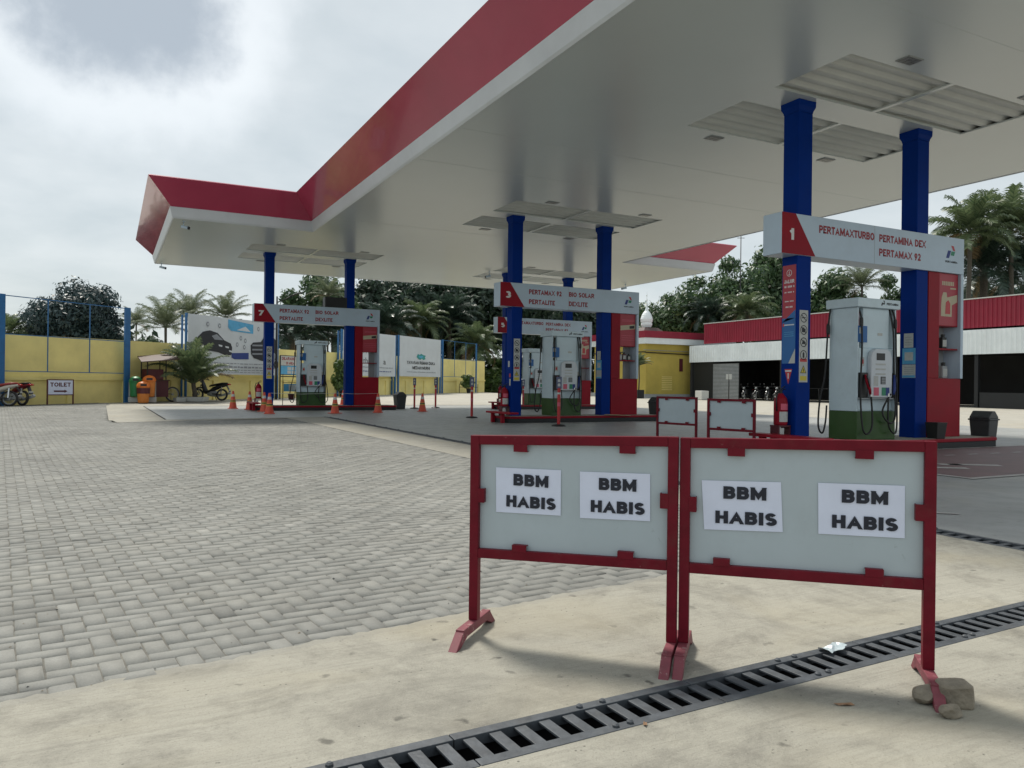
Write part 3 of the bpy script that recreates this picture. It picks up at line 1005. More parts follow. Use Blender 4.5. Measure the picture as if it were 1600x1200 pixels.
# ------------------------------------------------------------------ barriers
TW = 0.042
def barrier(p, q, zl, zr, label, pbot=(0.40, 0.415), papers=(), tabs=None, group=None, rear=0.235, front=0.262, wl=0.905):
    P0 = Vector((p[0], p[1], 0)); Q0 = Vector((q[0], q[1], 0))
    L = (Q0 - P0).length
    a = math.atan2(Q0.y - P0.y, Q0.x - P0.x)
    root = empty('crowd_barrier', P0, label, 'barrier', group, a)
    # local: x along the barrier, -y towards the viewer
    h = TW / 2
    f = MB()
    f.box(-h, h, -h, h, 0.0755, zl, M_BRED)
    f.box(L - h, L + h, -h, h, 0.0755, zr, M_BRED)
    f.bar((h, 0, zl - h), (L - h, 0, zr - h), TW - .002, TW, M_BRED)
    zb0, zb1 = pbot
    f.bar((h, 0, zb0 - h), (L - h, 0, zb1 - h), TW - .002, TW, M_BRED)
    f.build('frame', root, 0.003)
    for x in (0, L):
        ft = MB()
        zt = .0755
        ft.bar((x, -.175, zt - .02), (x, .165, zt - .02), .04, .04, M_BFOOT)
        # bent toes at both ends
        for s, e0, e1 in ((-1, -.165, -front), (1, .155, rear)):
            prof = [(e0, zt), (e1, .003), (e1 - s * .042, .003), (e0 - s * .035, zt - .04)]
            ft.prism(prof, 'X', x - .0202, x + .0202, M_BFOOT)
        ft.build('foot', root, 0.003)
    pn = MB()
    pn.add([(h, 0.006, zb0), (L - h, 0.006, zb1), (L - h, 0.006, zr - TW), (h, 0.006, zl - TW),
            (h, 0.014, zb0), (L - h, 0.014, zb1), (L - h, 0.014, zr - TW), (h, 0.014, zl - TW)],
           [(0, 1, 2, 3), (7, 6, 5, 4), (0, 4, 5, 1), (1, 5, 6, 2), (2, 6, 7, 3), (3, 7, 4, 0)], M_BPANEL)
    pn.build('panel', root)
    def zt_(x): return zl - TW + (zr - zl) * x / L
    def zb_(x): return zb0 + (zb1 - zb0) * x / L
    tb = tabs or (.19, .255, .675, .745, .187, .256, .671, .741)
    k = L / wl
    for i in range(0, 8, 2):
        t = MB()
        x0, x1 = tb[i] * k, tb[i + 1] * k
        if i < 4:
            z1 = zt_((x0 + x1) / 2) + .004; z0 = z1 - .035
        else:
            z0 = zb_((x0 + x1) / 2) - .004; z1 = z0 + .031
        t.box(x0, x1, -.0225, -.018, z0, z1, M_BRED)
        t.box(x0, x1, -.018, .0055, (z0 if i < 4 else z1 - .004), (z0 + .004 if i < 4 else z1), M_BRED)
        t.build('clip', root, .001)
    for x0, x1 in ((h - .004, h + .027), (L - h - .031, L - h + .004)):
        t = MB()
        zm = (zl + zb0) / 2 - .015 if x0 < .2 else (zr + zb1) / 2 - .01
        t.box(x0, x1, -.0225, -.018, zm - .032, zm + .032, M_BRED)
        t.box(x1 - .004 if x0 < .2 else x0, x1 if x0 < .2 else x0 + .004, -.018, .0055, zm - .032, zm + .032, M_BRED)
        t.build('clip', root, .001)
    rnd = random.Random(int(p[0] * 100))
    for (c, t1, t2) in papers:
        # c: four corners (x,z) bl br tr tl; t1,t2: text boxes for the two lines
        pb = MB()
        n = 8
        vs = []; fs = []
        for j in range(n + 1):
            for i in range(n + 1):
                s, t = i / n, j / n
                x = (1 - t) * ((1 - s) * c[0][0] + s * c[1][0]) + t * ((1 - s) * c[3][0] + s * c[2][0])
                z = (1 - t) * ((1 - s) * c[0][1] + s * c[1][1]) + t * ((1 - s) * c[3][1] + s * c[2][1])
                edge_ = max(abs(s - .5), abs(t - .5)) * 2
                vs.append((x, 0.0045 - .0012 * rnd.random() * edge_ - 0.0018 * edge_ ** 6, z))
        for j in range(n):
            for i in range(n):
                a_ = j * (n + 1) + i
                fs.append((a_, a_ + 1, a_ + n + 2, a_ + n + 1))
        pb.add(vs, fs, M_PAPER, True)
        po = pb.build('paper_notice', root)
        for body, (x0, z1, x1, z0) in (('BBM', t1), ('HABIS', t2)):
            tx = MB()
            hh = .052
            zc_ = (z0 + z1) / 2
            put_text(tx, body, x0, x1, zc_ - hh / 2, zc_ + hh / 2, 0.0004, M_INK, bold=.265, space=.085, slope=(z0 - z1) / (x1 - x0))
            tx.build('lettering', po)
    return root

def pap(bl, br, tl, tr):
    return (bl, br, tr, tl)
barrier((1.495, 3.235), (2.116, 2.597), .917, .938, 'red framed barrier with two BBM HABIS papers, left of the front pair', (0.402, 0.417),
        [(pap((.099, .571), (.402, .573), (.097, .773), (.401, .774)), (.181, .722, .344, .719), (.148, .625, .379, .622)),
         (pap((.489, .569), (.795, .575), (.486, .772), (.793, .776)), (.572, .723, .735, .723), (.537, .625, .772, .625))],
        group='red framed barriers')
barrier((2.162, 2.574), (2.812, 1.919), .935, .951, 'red framed barrier with two BBM HABIS papers, propped on stones at its right foot', (0.411, 0.42),
        [(pap((.079, .553), (.390, .563), (.067, .758), (.381, .765)), (.155, .712, .325, .713), (.124, .609, .367, .611)),
         (pap((.525, .566), (.838, .57), (.522, .770), (.837, .774)), (.610, .722, .778, .722), (.575, .620, .814, .620))],
        (.171, .240, .656, .723, .118, .185, .696, .763), group='red framed barriers', wl=.923)
barrier((10.13, 12.96), (10.36, 12.03), .93, .93, 'small looking plain red framed barrier without papers, beside the black bin', (0.40, .40), group='red framed barriers')
barrier((9.70, 10.93), (9.93, 10.03), .93, .93, 'plain red framed barrier without papers, nearest the sign 1 extinguisher', (0.40, .40), group='red framed barriers')

# stones under the right foot, litter
def rock(name, loc, size, seed, label, cat='stone'):
    import bmesh
    rnd = random.Random(seed)
    bm_ = bmesh.new()
    bmesh.ops.create_icosphere(bm_, subdivisions=3, radius=1)
    planes = [(Vector((rnd.uniform(-1, 1), rnd.uniform(-1, 1), rnd.uniform(-.6, 1))).normalized(), rnd.uniform(.55, .85)) for _ in range(9)]
    for v in bm_.verts:
        for nn, dd in planes:
            t = v.co.dot(nn)
            if t > dd:
                v.co -= nn * (t - dd) * .92
        v.co += Vector((rnd.uniform(-1, 1), rnd.uniform(-1, 1), rnd.uniform(-1, 1))) * .022
        v.co.x *= size[0]; v.co.y *= size[1]; v.co.z *= size[2]
    zmin = min(v.co.z for v in bm_.verts)
    for v in bm_.verts:
        v.co.z -= zmin
    me = bpy.data.meshes.new(name)
    bm_.to_mesh(me); bm_.free()
    me.materials.append(M_ROCK)
    o = bpy.data.objects.new(name, me)
    COL.objects.link(o)
    o.location = loc
    return tag(o, label, cat) if label else o
rock('stone', (2.668, 1.835, 0), (.070, .050, .036), 12, 'rough broken stone on the left of the right barrier toe')
b = MB()
def _blk():
    poly = [(-.055, .03), (-.045, .05), (.03, .052), (.062, .04), (.066, -.02), (.055, -.042), (-.02, -.05), (-.05, -.03)]
    S = []
    for z, k, dx in ((0, .95, .0), (.012, 1.03, .0), (.05, 1.0, 0), (.078, .95, .0), (.088, .78, -.004)):
        S.append([(x * k + dx, y * k, z + .08 * x * (z > .04)) for x, y in poly])
    b.loft(S, M_ROCK)
    b.sm = [False] * len(b.sm)
_blk()
o = b.build('stone', None, 0.004, (2.736, 1.770, 0.0), (0, 0, R(-38)))
tag(o, 'squared concrete lump on the right of the right barrier toe', 'stone')
rock('stone', (2.632, 1.705, 0), (.050, .036, .026), 4, 'smaller brown stone in front of the right barrier toe')
b = MB()
rnd = random.Random(3)
vs = []; fs = []
for j in range(5):
    for i in range(9):
        vs.append((i * .017 - .07 + rnd.uniform(-.004, .004), j * .017 - .035 + rnd.uniform(-.004, .004) + .01 * math.sin(i), .012 + rnd.uniform(0, .014)))
for j in range(4):
    for i in range(8):
        a = j * 9 + i
        fs.append((a, a + 1, a + 10, a + 9))
M_WRAP = mat('crumpled_plastic', (0.42, 0.49, 0.52), 0.3, 0.25, 30.0)
b.add(vs, fs, M_WRAP)
tag(b.build('plastic_wrapper', None, 0, (2.82, g1(2.82) + .075, 0), (0, 0, .2)), 'crumpled pale plastic wrapper lying on the drain grate', 'wrapper')
def leaf(loc, rz, L_, label, col):
    b = MB()
    pr_ = [(-.5, 0), (-.25, .16), (.1, .2), (.4, .09), (.55, 0), (.4, -.08), (.1, -.17), (-.25, -.14)]
    b.add([(x * L_, y * L_, .006 + .02 * abs(y) * L_ * 6 + (.006 if i % 3 == 0 else 0)) for i, (x, y) in enumerate(pr_)] + [(0, 0, .004)], [(8, k, (k + 1) % 8) for k in range(8)], col)
    tag(b.build('dry_leaf', None, 0, loc, (0, 0, rz)), label, 'leaf', 'dry leaves on the concrete')
M_LEAFD = mat('dry_leaf_brown', (0.27, 0.16, 0.09), 0.8, 0.2, 30.0)
leaf((2.37, 1.94, 0), -.5, .075, 'dry brown leaf lying below the plastic wrapper', M_LEAFD)
leaf((1.62, 2.12, 0.002), 1.0, .035, 'tiny brown leaf on the near edge of the drain grate', M_LEAFD)

# grit and crumbs on the concrete
b = MB()
rnd = random.Random(11)
for k in range(420):
    X = rnd.uniform(-1.2, 5.5); Y = rnd.uniform(1.0, 4.6)
    if abs(Y - g1(X)) < .14:
        continue
    r_ = rnd.choice((.003, .003, .004, .005, .007))
    vs = []
    for t in range(5):
        aa = t * 1.2566 + rnd.uniform(-.3, .3)
        vs.append((X + r_ * math.cos(aa) * rnd.uniform(.7, 1.3), Y + r_ * math.sin(aa), .0005))
    vs.append((X, Y, r_ * .9))
    b.add(vs, [(0, 1, 5), (1, 2, 5), (2, 3, 5), (3, 4, 5), (4, 0, 5)], M_ROCK if rnd.random() < .6 else M_DARK)
tag(b.build('grit'), kind='stuff')

# ------------------------------------------------------------------ canopy
ZS = 6.197
UA, UD, VL, VB, VR, VR2, UN = 26.34, 37.05, 1.74, 6.07, 18.67, 23.42, 4.4
C1, SP, DV = 10.85, 3.22, 5.28
ROW1, ROW2, ROW3 = 9.98, 20.83, 31.67
BAYS = [(C1, ROW1), (C1, ROW2), (C1 - DV, ROW3), (C1 + DV, ROW3)]

canopy = empty('fuel_station_canopy', (12.5, 20, ZS), 'large T shaped station canopy with red fascia and white soffit', 'canopy')
def cpart(b, name, bevel=0):
    o = b.build(name, canopy, bevel)
    o.matrix_parent_inverse = Matrix.Translation((-12.5, -20, -ZS))
    return o
# soffit as panels around the roof openings
outline = [(VB, UN), (VR, UN), (VR, UA), (VR2, UA), (VR2, UD), (VL, UD), (VL, UA), (VB, UA)]
def inside(x, y):
    return (VB < x < VR and UN < y < UA + .01) or (VL < x < VR2 and UA <= y < UD)
rects = []
for c, r in BAYS:
    for xa, xb in ((c - .95, c + 1.47), (c + 1.56, c + 4.08)):
        for ya, yb in ((r - 1.88, r - .35), (r + .35, r + 1.88)):
            rects.append((xa, xb, ya, yb))
xs = sorted(set([VL, VB, VR, VR2] + [q for r in rects for q in r[:2]]))
ys = sorted(set([UN, UA, UD] + [q for r in rects for q in r[2:]]))
def in_rect(x, y):
    return any(a < x < b_ and c < y < d for a, b_, c, d in rects)
sb = MB()
def cell_ok(i, j):
    if i < 0 or j < 0 or i >= len(xs) - 1 or j >= len(ys) - 1:
        return False
    mx_, my_ = (xs[i] + xs[i + 1]) / 2, (ys[j] + ys[j + 1]) / 2
    return inside(mx_, my_) and not in_rect(mx_, my_)
gv = {}
def vid(i, j, z):
    return (xs[i], ys[j], z)
for i in range(len(xs) - 1):
    for j in range(len(ys) - 1):
        if cell_ok(i, j):
            sb.add([vid(i, j, ZS), vid(i + 1, j, ZS), vid(i + 1, j + 1, ZS), vid(i, j + 1, ZS)], [(3, 2, 1, 0)], M_SOFFIT)
# lips round the openings
for a, b_, c, d in rects:
    for (x0, y0), (x1, y1) in (((a, c), (b_, c)), ((b_, c), (b_, d)), ((b_, d), (a, d)), ((a, d), (a, c))):
        hl_ = .05 if y0 == y1 else .03
        sb.add([(x0, y0, ZS), (x1, y1, ZS), (x1, y1, ZS + hl_), (x0, y0, ZS + hl_)], [(0, 1, 2, 3)], M_SOFFIT)
for k in range(1, 9):
    yk = UN + (UA - UN) * k / 9
    if not any(r_[2] - .1 < yk < r_[3] + .1 for r_ in rects):
        sb.box(VB + .05, VR - .05, yk - .012, yk + .012, ZS - .003, ZS - .0005, M_SOFFIT)
cpart(sb, 'soffit')
# corrugated roof sheets seen through the openings, beams between
for c, r in BAYS:
    rb = MB()
    xa, xb, ya, yb = c - 1.0, c + 4.15, r - 1.95, r + 1.95
    n = 13
    vs = []; fs = []
    m_ = n * 8
    for k in range(m_ + 1):
        y = ya + (yb - ya) * k / m_
        z = ZS + .055 + .028 * max(-.55, min(.55, math.sin(2 * math.pi * k / 8))) / .55
        vs += [(xa, y, z), (xb, y, z)]
    for k in range(m_):
        fs.append((2 * k, 2 * k + 1, 2 * k + 3, 2 * k + 2))
    rb.add(vs, fs, M_ZINC)
    cpart(rb, 'roof_sheet')
def offs(poly, d):
    # outward offset of the rectilinear outline (counter-clockwise)
    n = len(poly); res = []
    for i in range(n):
        p0 = Vector(poly[i - 1]); p1 = Vector(poly[i]); p2 = Vector(poly[(i + 1) % n])
        e1 = (p1 - p0).normalized(); e2 = (p2 - p1).normalized()
        n1 = Vector((e1.y, -e1.x)); n2 = Vector((e2.y, -e2.x))
        res.append((p1.x + n1.x * d + n2.x * d, p1.y + n1.y * d + n2.y * d))
    return res
def band(b, d0, z0, d1, z1, m):
    A_ = offs(outline, d0); B_ = offs(outline, d1)
    n = len(A_)
    for i in range(n):
        j = (i + 1) % n
        L_ = (Vector(A_[i]) - Vector(A_[j])).length
        segs = max(1, int(L_ / 2.44))
        for s in range(segs):
            t0, t1 = s / segs, (s + 1) / segs
            lerp = lambda P, Q, t: (P[0] + (Q[0] - P[0]) * t, P[1] + (Q[1] - P[1]) * t)
            a0, a1 = lerp(A_[i], A_[j], t0), lerp(A_[i], A_[j], t1)
            b0, b1 = lerp(B_[i], B_[j], t0), lerp(B_[i], B_[j], t1)
            b.add([(a0[0], a0[1], z0), (a1[0], a1[1], z0), (b1[0], b1[1], z1), (b0[0], b0[1], z1)], [(0, 1, 2, 3)], m)
tb = MB()
band(tb, 0.0, ZS, 0.03, ZS - .02, M_TRIM)
band(tb, 0.03, ZS - .02, 0.06, ZS + .03, M_TRIM)
band(tb, 0.06, ZS + .03, 0.13, ZS + .31, M_TRIM)
band(tb, 0.13, ZS + .31, 0.10, ZS + .33, M_TRIM)
cpart(tb, 'white_trim')
fb = MB()
band(fb, 0.10, ZS + .33, 0.773, ZS + 1.06, M_CRED)
band(fb, 0.773, ZS + 1.06, 0.74, ZS + 1.09, M_CRED)
band(fb, 0.74, ZS + 1.09, 0.40, ZS + 1.06, M_CRED)
cpart(fb, 'red_fascia')
tp = MB()
A_ = offs(outline, .45)
tp.add([(x, y, ZS + 1.0) for x, y in A_], [tuple(range(len(A_)))], M_ZINC)
cpart(tp, 'roof_deck')
for c, r in BAYS:
    for dx, dy in ((0.02, -2.15), (0.02, 2.2), (3.2, -2.15), (3.2, 2.15)):
        lb = MB()
        lb.box(c + dx - .17, c + dx + .17, r + dy - .12, r + dy + .12, ZS - .012, ZS - .002, M_GREY)
        for q in range(3):
            lb.box(c + dx - .15 + q * .105, c + dx - .06 + q * .105, r + dy - .10, r + dy + .10, ZS - .018, ZS - .0125, M_LIDGREY)
        cpart(lb, 'ceiling_light')

def cctv(x, y, rz, label):
    r_ = empty('security_camera', (x, y, ZS), label, 'camera', 'security cameras under the canopy', rz)
    m_ = MB()
    m_.lathe([(.05, -.015), (.05, 0)], (0, 0, 0), M_WHITE, 12)
    m_.tube([(0, 0, -.01), (0, 0, -.14), (.03, 0, -.18)], .016, M_WHITE, 8)
    m_.build('bracket', r_)
    k = MB()
    k.tube([(-.07, 0, -.17), (.16, 0, -.22)], [.045, .05], M_WHITE, 12)
    k.build('body', r_)
    k = MB()
    k.tube([(.155, 0, -.219), (.20, 0, -.228)], [.052, .045], M_BLACK, 12)
    k.build('lens', r_)
    return r_
cctv(2.05, 26.75, -.6, 'white security camera under the near left canopy corner')
cctv(1.95, 36.8, -.3, 'small dark security camera at the far left canopy corner')
cctv(15.2, 31.7, 2.4, 'security camera hanging from the soffit behind sign 3')
cctv(22.9, 32.0, 2.6, 'security camera under the far right canopy edge')

# ------------------------------------------------------------------ columns
CS = 0.1725
def column(x, y, label, strip=False, banner=False, cards=False, small=False):
    root = empty('canopy_column', (x, y, 0), label, 'column', 'blue canopy columns')
    b = MB()
    b.box(-CS, CS, -CS, CS, .18, ZS - .20, M_BLUE)
    b.build('shaft', root, .012)
    k = MB()
    prof = [(CS, ZS - .20), (CS + .006, ZS - .16), (CS + .034, ZS - .10), (CS + .038, ZS - .002)]
    for (a0, z0), (a1, z1) in zip(prof, prof[1:]):
        k.frustum((0, 0), a0, a0, a1, a1, z0, z1, M_BLUE)
    k.build('capital', root)
    if strip:
        s = MB()
        x0, x1 = -.105, .105
        yf = -CS - .004
        s.box(x0, x1, yf, -CS, 1.24, 2.51, M_LABEL)
        zc_ = 2.51 - .135
        for q in range(4):
            ring = []
            for rr_ in (.085, .07):
                ring.append([(rr_ * math.cos(2 * math.pi * k_ / 20), zc_ + rr_ * math.sin(2 * math.pi * k_ / 20)) for k_ in range(20)])
            vs = [(px_, yf - .0015, pz_) for px_, pz_ in ring[0]] + [(px_, yf - .0015, pz_) for px_, pz_ in ring[1]]
            s.add(vs, [(k_, (k_ + 1) % 20, 20 + (k_ + 1) % 20, 20 + k_) for k_ in range(20)], M_BLACKPRINT)
            # pictograms: cigarette, camera, no shoes, phone
            if q == 0:
                plate(s, [(-.05, zc_ - .012), (.045, zc_ - .004), (.045, zc_ + .014), (-.05, zc_ + .006)], yf, .0016, M_BLACKPRINT)
            elif q == 1:
                plate(s, [(-.045, zc_ - .04), (.045, zc_ - .04), (.045, zc_ + .025), (.015, zc_ + .025), (.01, zc_ + .045), (-.03, zc_ + .045), (-.045, zc_ + .02)], yf, .0016, M_BLACKPRINT)
            elif q == 2:
                plate(s, [(-.05, zc_ - .04), (.01, zc_ - .03), (.05, zc_ - .03), (.05, zc_), (.0, zc_ + .04), (-.02, zc_ + .02)], yf, .0016, M_BLACKPRINT)
            else:
                plate(s, [(-.02, zc_ - .05), (.02, zc_ - .05), (.022, zc_ + .03), (.0, zc_ + .055), (-.022, zc_ + .03)], yf, .0016, M_BLACKPRINT)
            if q < 3:
                plate(s, [(-.06, zc_ + .045), (-.05, zc_ + .055), (.06, zc_ - .045), (.05, zc_ - .055)], yf, .003, M_BLACKPRINT)
            zc_ -= .215 if q < 2 else .225
        s.box(-.085, .085, yf - .0015, yf, 1.60, 1.655, M_STICK)
        plate(s, [(-.075, 1.40), (.075, 1.40), (0, 1.54)], yf, .0015, M_BLACKPRINT)
        plate(s, [(-.055, 1.411), (.055, 1.411), (0, 1.515)], yf, .003, M_YELLOWP)
        plate(s, [(-.008, 1.425), (.008, 1.425), (.008, 1.48), (-.008, 1.48)], yf, .0045, M_BLACKPRINT)
        s.box(-.08, .08, yf - .0015, yf, 1.27, 1.35, M_YELLOWP)
        s.build('safety_notice', root)
    if banner:
        s = MB()
        xf = -CS - .004
        y0, y1 = -.15, .15      # banner hangs on the -X face
        s.box(xf, -CS, y0, y1, 2.37, 3.31, M_POSTER)
        s.box(xf - .0005, -CS, y0, y1, 1.57, 2.37, M_LBLUE)
        s.add([(xf - .0015, y1, 2.37), (xf - .0015, y1, 2.30), (xf - .0015, y0, 2.52), (xf - .0015, y0, 2.37)], [(0, 1, 2, 3)], M_LBLUE)
        s.add([(xf - .002, y0, 1.572), (xf - .002, y0, 1.83), (xf - .002, y0 + .15, 1.572)], [(0, 1, 2)], M_LABEL)
        ring = [[(rr_ * math.cos(2 * math.pi * k_ / 20), 3.17 + rr_ * math.sin(2 * math.pi * k_ / 20)) for k_ in range(20)] for rr_ in (.06, .05)]
        s.add([(xf - .002, p_[0], p_[1]) for p_ in ring[0]] + [(xf - .002, p_[0], p_[1]) for p_ in ring[1]], [(k_, (k_ + 1) % 20, 20 + (k_ + 1) % 20, 20 + k_) for k_ in range(20)], M_WLETTER)
        s.box(xf - .002, xf, -.006, .006, 3.14, 3.20, M_WLETTER)
        s.box(xf - .002, xf, -.022, .022, 3.135, 3.147, M_WLETTER)
        put_text(s, 'JALUR', -.115, .115, 2.99, 3.055, xf - .002, M_WLETTER, '-X', .25)
        for z_, a_, t_ in ((2.93, .115, .035), (2.83, .11, .022), (2.67, .10, .02), (2.57, .08, .028)):
            n = 9
            for q in range(n):
                if (q * 7 + int(z_ * 100)) % 5 == 0:
                    continue
                yy = -a_ + 2 * a_ * q / n
                s.box(xf - .002, xf, yy, yy + 2 * a_ / n * .7, z_ - t_ / 2, z_ + t_ / 2, M_WLETTER)
        s.box(xf - .002, xf, -.12, .11, 2.243, 2.262, M_WLETTER)
        s.box(xf - .003, xf, .105, .135, 2.225, 2.28, M_STICK)
        for q in range(3):
            s.box(xf - .002, xf, -.11, .10, 2.12 - q * .035, 2.128 - q * .035, M_SKYBLUE)
        s.build('banner', root)
        t = MB()
        t.add([(xf, .085, 1.47), (xf, -.085, 1.47), (xf, 0, 1.20), (xf + .003, .085, 1.47), (xf + .003, -.085, 1.47), (xf + .003, 0, 1.20)],
              [(0, 1, 2), (5, 4, 3), (0, 3, 4, 1), (1, 4, 5, 2), (2, 5, 3, 0)], M_STICK)
        t.box(xf - .002, xf, -.07, .07, 1.425, 1.45, M_WLETTER)
        t.box(xf - .002, xf, -.01, .01, 1.30, 1.40, M_WLETTER)
        t.build('warning_triangle', root)
    if small:
        s = MB()
        xf = -CS - .004
        s.box(xf, -CS, -.05, .05, 1.66, 1.84, M_LABEL)
        s.build('notice_card', root)
        s = MB()
        s.box(xf, -CS, -.12, -.04, 1.10, 1.30, M_LABEL)
        s.box(xf, -CS, -.12, -.03, 1.35, 1.46, M_STICK)
        s.build('notice_card', root)
    if cards:
        s = MB()
        xf = -CS - .004
        s.box(xf, -CS, -.12, .08, 1.95, 2.23, M_LABEL)
        for q in range(4):
            s.box(xf - .001, xf, -.09, .05, 2.0 + q * .05, 2.008 + q * .05, M_GREYPRINT)
        s.build('notice_card', root)
        s = MB()
        s.box(xf, -CS, -.17, .11, 1.63, 1.94, M_SKYBLUE)
        s.box(xf - .001, xf, -.12, .06, 1.70, 1.86, M_LABEL)
        s.build('notice_card', root)
        s = MB()
        s.box(xf, -CS, -.17, .11, 1.36, 1.62, M_LABEL)
        s.box(xf - .001, xf, -.165, .105, 1.365, 1.41, M_SKYBLUE)
        for q in range(4):
            s.box(xf - .001, xf, -.13, .07, 1.44 + q * .04, 1.447 + q * .04, M_GREYPRINT)
        s.build('notice_card', root)
    return root
column(C1, ROW1, 'blue column with red and blue banner, under sign 1', True, True)
column(C1 + SP, ROW1, 'blue column with pale notice cards, beside the sign 1 display rack', cards=True)
column(C1, ROW2, 'blue column with safety pictograms at the left end of sign 3', True, small=True)
column(C1 + SP, ROW2, 'blue column beside the display rack of sign 3', cards=True)
column(C1 - DV, ROW3, 'blue column at the left end of sign 7', True)
column(C1 - DV + SP, ROW3, 'blue column beside the display rack of sign 7')
column(C1 + DV, ROW3, 'blue column at the left end of sign 5, mostly hidden')
column(C1 + DV + SP, ROW3, 'blue column beside the display rack of sign 5')

# ------------------------------------------------------------------ islands
def island(c, r, label):
    root = empty('pump_island', (c, r, 0), label, 'kerb', 'raised pump islands')
    x0, x1, hw = -.55, 5.15, .555
    pl = [(x0 + .15, -hw), (x1 - .12, -hw), (x1, -hw + .12), (x1, hw - .12), (x1 - .12, hw), (x0 + .15, hw), (x0, hw - .15), (x0, -hw + .15)]
    k = MB()
    k.prism(pl, 'Z', .004, .125, M_DARK)
    k.build('kerb', root, .01)
    t = MB()
    pl2 = [(px * 1.0 + (.012 if px > 2 else -.012), py * 1.02) for px, py in pl]
    t.prism(pl2, 'Z', .125, .19, M_RED)
    t.build('kerb_band', root, .012)
    t = MB()
    pl3 = [(px * .985, py * .9) for px, py in pl]
    t.prism(pl3, 'Z', .19, .1945, M_APRON)
    t.build('top_slab', root)
    return root
for (c, r), n in zip(BAYS, (1, 3, 7, 5)):
    island(c, r, 'raised black and red kerbed pump island under sign %d' % n)

def guard(c, r, label):
    root = empty('island_guard', (c - .62, r - .45, 0), label, 'guard rail', 'red guards at the island ends')
    b = MB()
    b.box(-.14, .14, -.80, .80, .28, .335, M_RED)
    b.build('top_rail', root, .01)
    for y in (-.05, .6):
        l = MB()
        l.box(-.05, .05, y - .05, y + .05, .003, .28, M_RED)
        l.build('leg', root, .008)
    return root
for (c, r), n in zip(BAYS, (1, 3, 7, 5)):
    guard(c, r, 'low red steel guard at the island end under sign %d' % n)

# ------------------------------------------------------------------ gantry signs
def logo(b, x, z, s, y, mono=False):
    """emblem of three slanted blades: red, green, blue"""
    red = M_STICK if not mono else M_BLACKPRINT
    grn = M_GREENP if not mono else M_BLACKPRINT
    blu = M_DKBLUE if not mono else M_BLACKPRINT
    plate(b, [(x - .08 * s, z + .52 * s), (x + .22 * s, z + .50 * s), (x + .40 * s, z + .14 * s), (x + .16 * s, z + .16 * s)], y, .002, red)
    plate(b, [(x - .04 * s, z + .10 * s), (x + .38 * s, z + .09 * s), (x + .26 * s, z - .22 * s), (x - .12 * s, z - .20 * s)], y, .002, grn)
    plate(b, [(x - .42 * s, z + .14 * s), (x - .09 * s, z + .13 * s), (x - .32 * s, z - .42 * s), (x - .66 * s, z - .42 * s)], y, .002, blu)

def gantry(c, r, num, kind, label):
    x0, x1 = -.60, 4.46
    z0, z1 = 3.462, 4.176
    t = .215
    root = empty('gantry_sign', (c, r, 0), label, 'sign', 'numbered fuel gantry signs')
    b = MB()
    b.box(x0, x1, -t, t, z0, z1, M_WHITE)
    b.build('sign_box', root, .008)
    # white frame leg at the outer end
    b = MB()
    b.box(x1 - .085, x1 - .002, -t + .002, t - .002, 1.362, z0 - .002, M_WHITE)
    b.build('frame_leg', root, .005)
    yf = -t - .001
    b = MB()
    plate(b, [(x0 + .004, z0 + .004), (.22, z0 + .004), (-.27, z1 - .003), (x0 + .004, z1 - .003)], yf, .003, M_RED)
    p = b.build('number_panel', root)
    b = MB()
    put_text(b, str(num), -.43, -.43 + ((.13 if num == 1 else .19)), 3.71, 3.91, yf - .0045, M_WLETTER, bold=.25)
    b.build('numeral', p)
    if kind == 'A':
        words = (('PERTAMAXTURBO', .31, 1.765, 3.895, 4.035), ('PERTAMINA DEX', 1.90, 3.25, 3.89, 4.03), ('PERTAMAX 92', 1.90, 3.10, 3.625, 3.765))
    else:
        words = (('PERTAMAX 92', .37, 1.51, 3.865, 4.015), ('PERTALITE', .37, 1.28, 3.57, 3.715), ('BIO SOLAR', 1.78, 2.71, 3.875, 4.02), ('DEXLITE', 1.78, 2.47, 3.585, 3.73))
    for body, a_, b_, c_, d_ in words:
        b = MB()
        put_text(b, body, a_, b_, c_, d_, yf - .001, M_LETTER, bold=.235)
        b.build('lettering', root)
    b = MB()
    logo(b, 4.06, 3.87, .27, yf)
    put_text(b, 'PERTAMINA', 3.86, 4.24, 3.665, 3.705, yf - .0015, M_BLACKPRINT, bold=.24)
    b.build('emblem', root)
    b = MB()
    b.box(1.772, 1.778, yf - .0008, yf + .001, z0 + .003, z1 - .003, M_GREY)
    b.build('panel_joint', root)
    return root
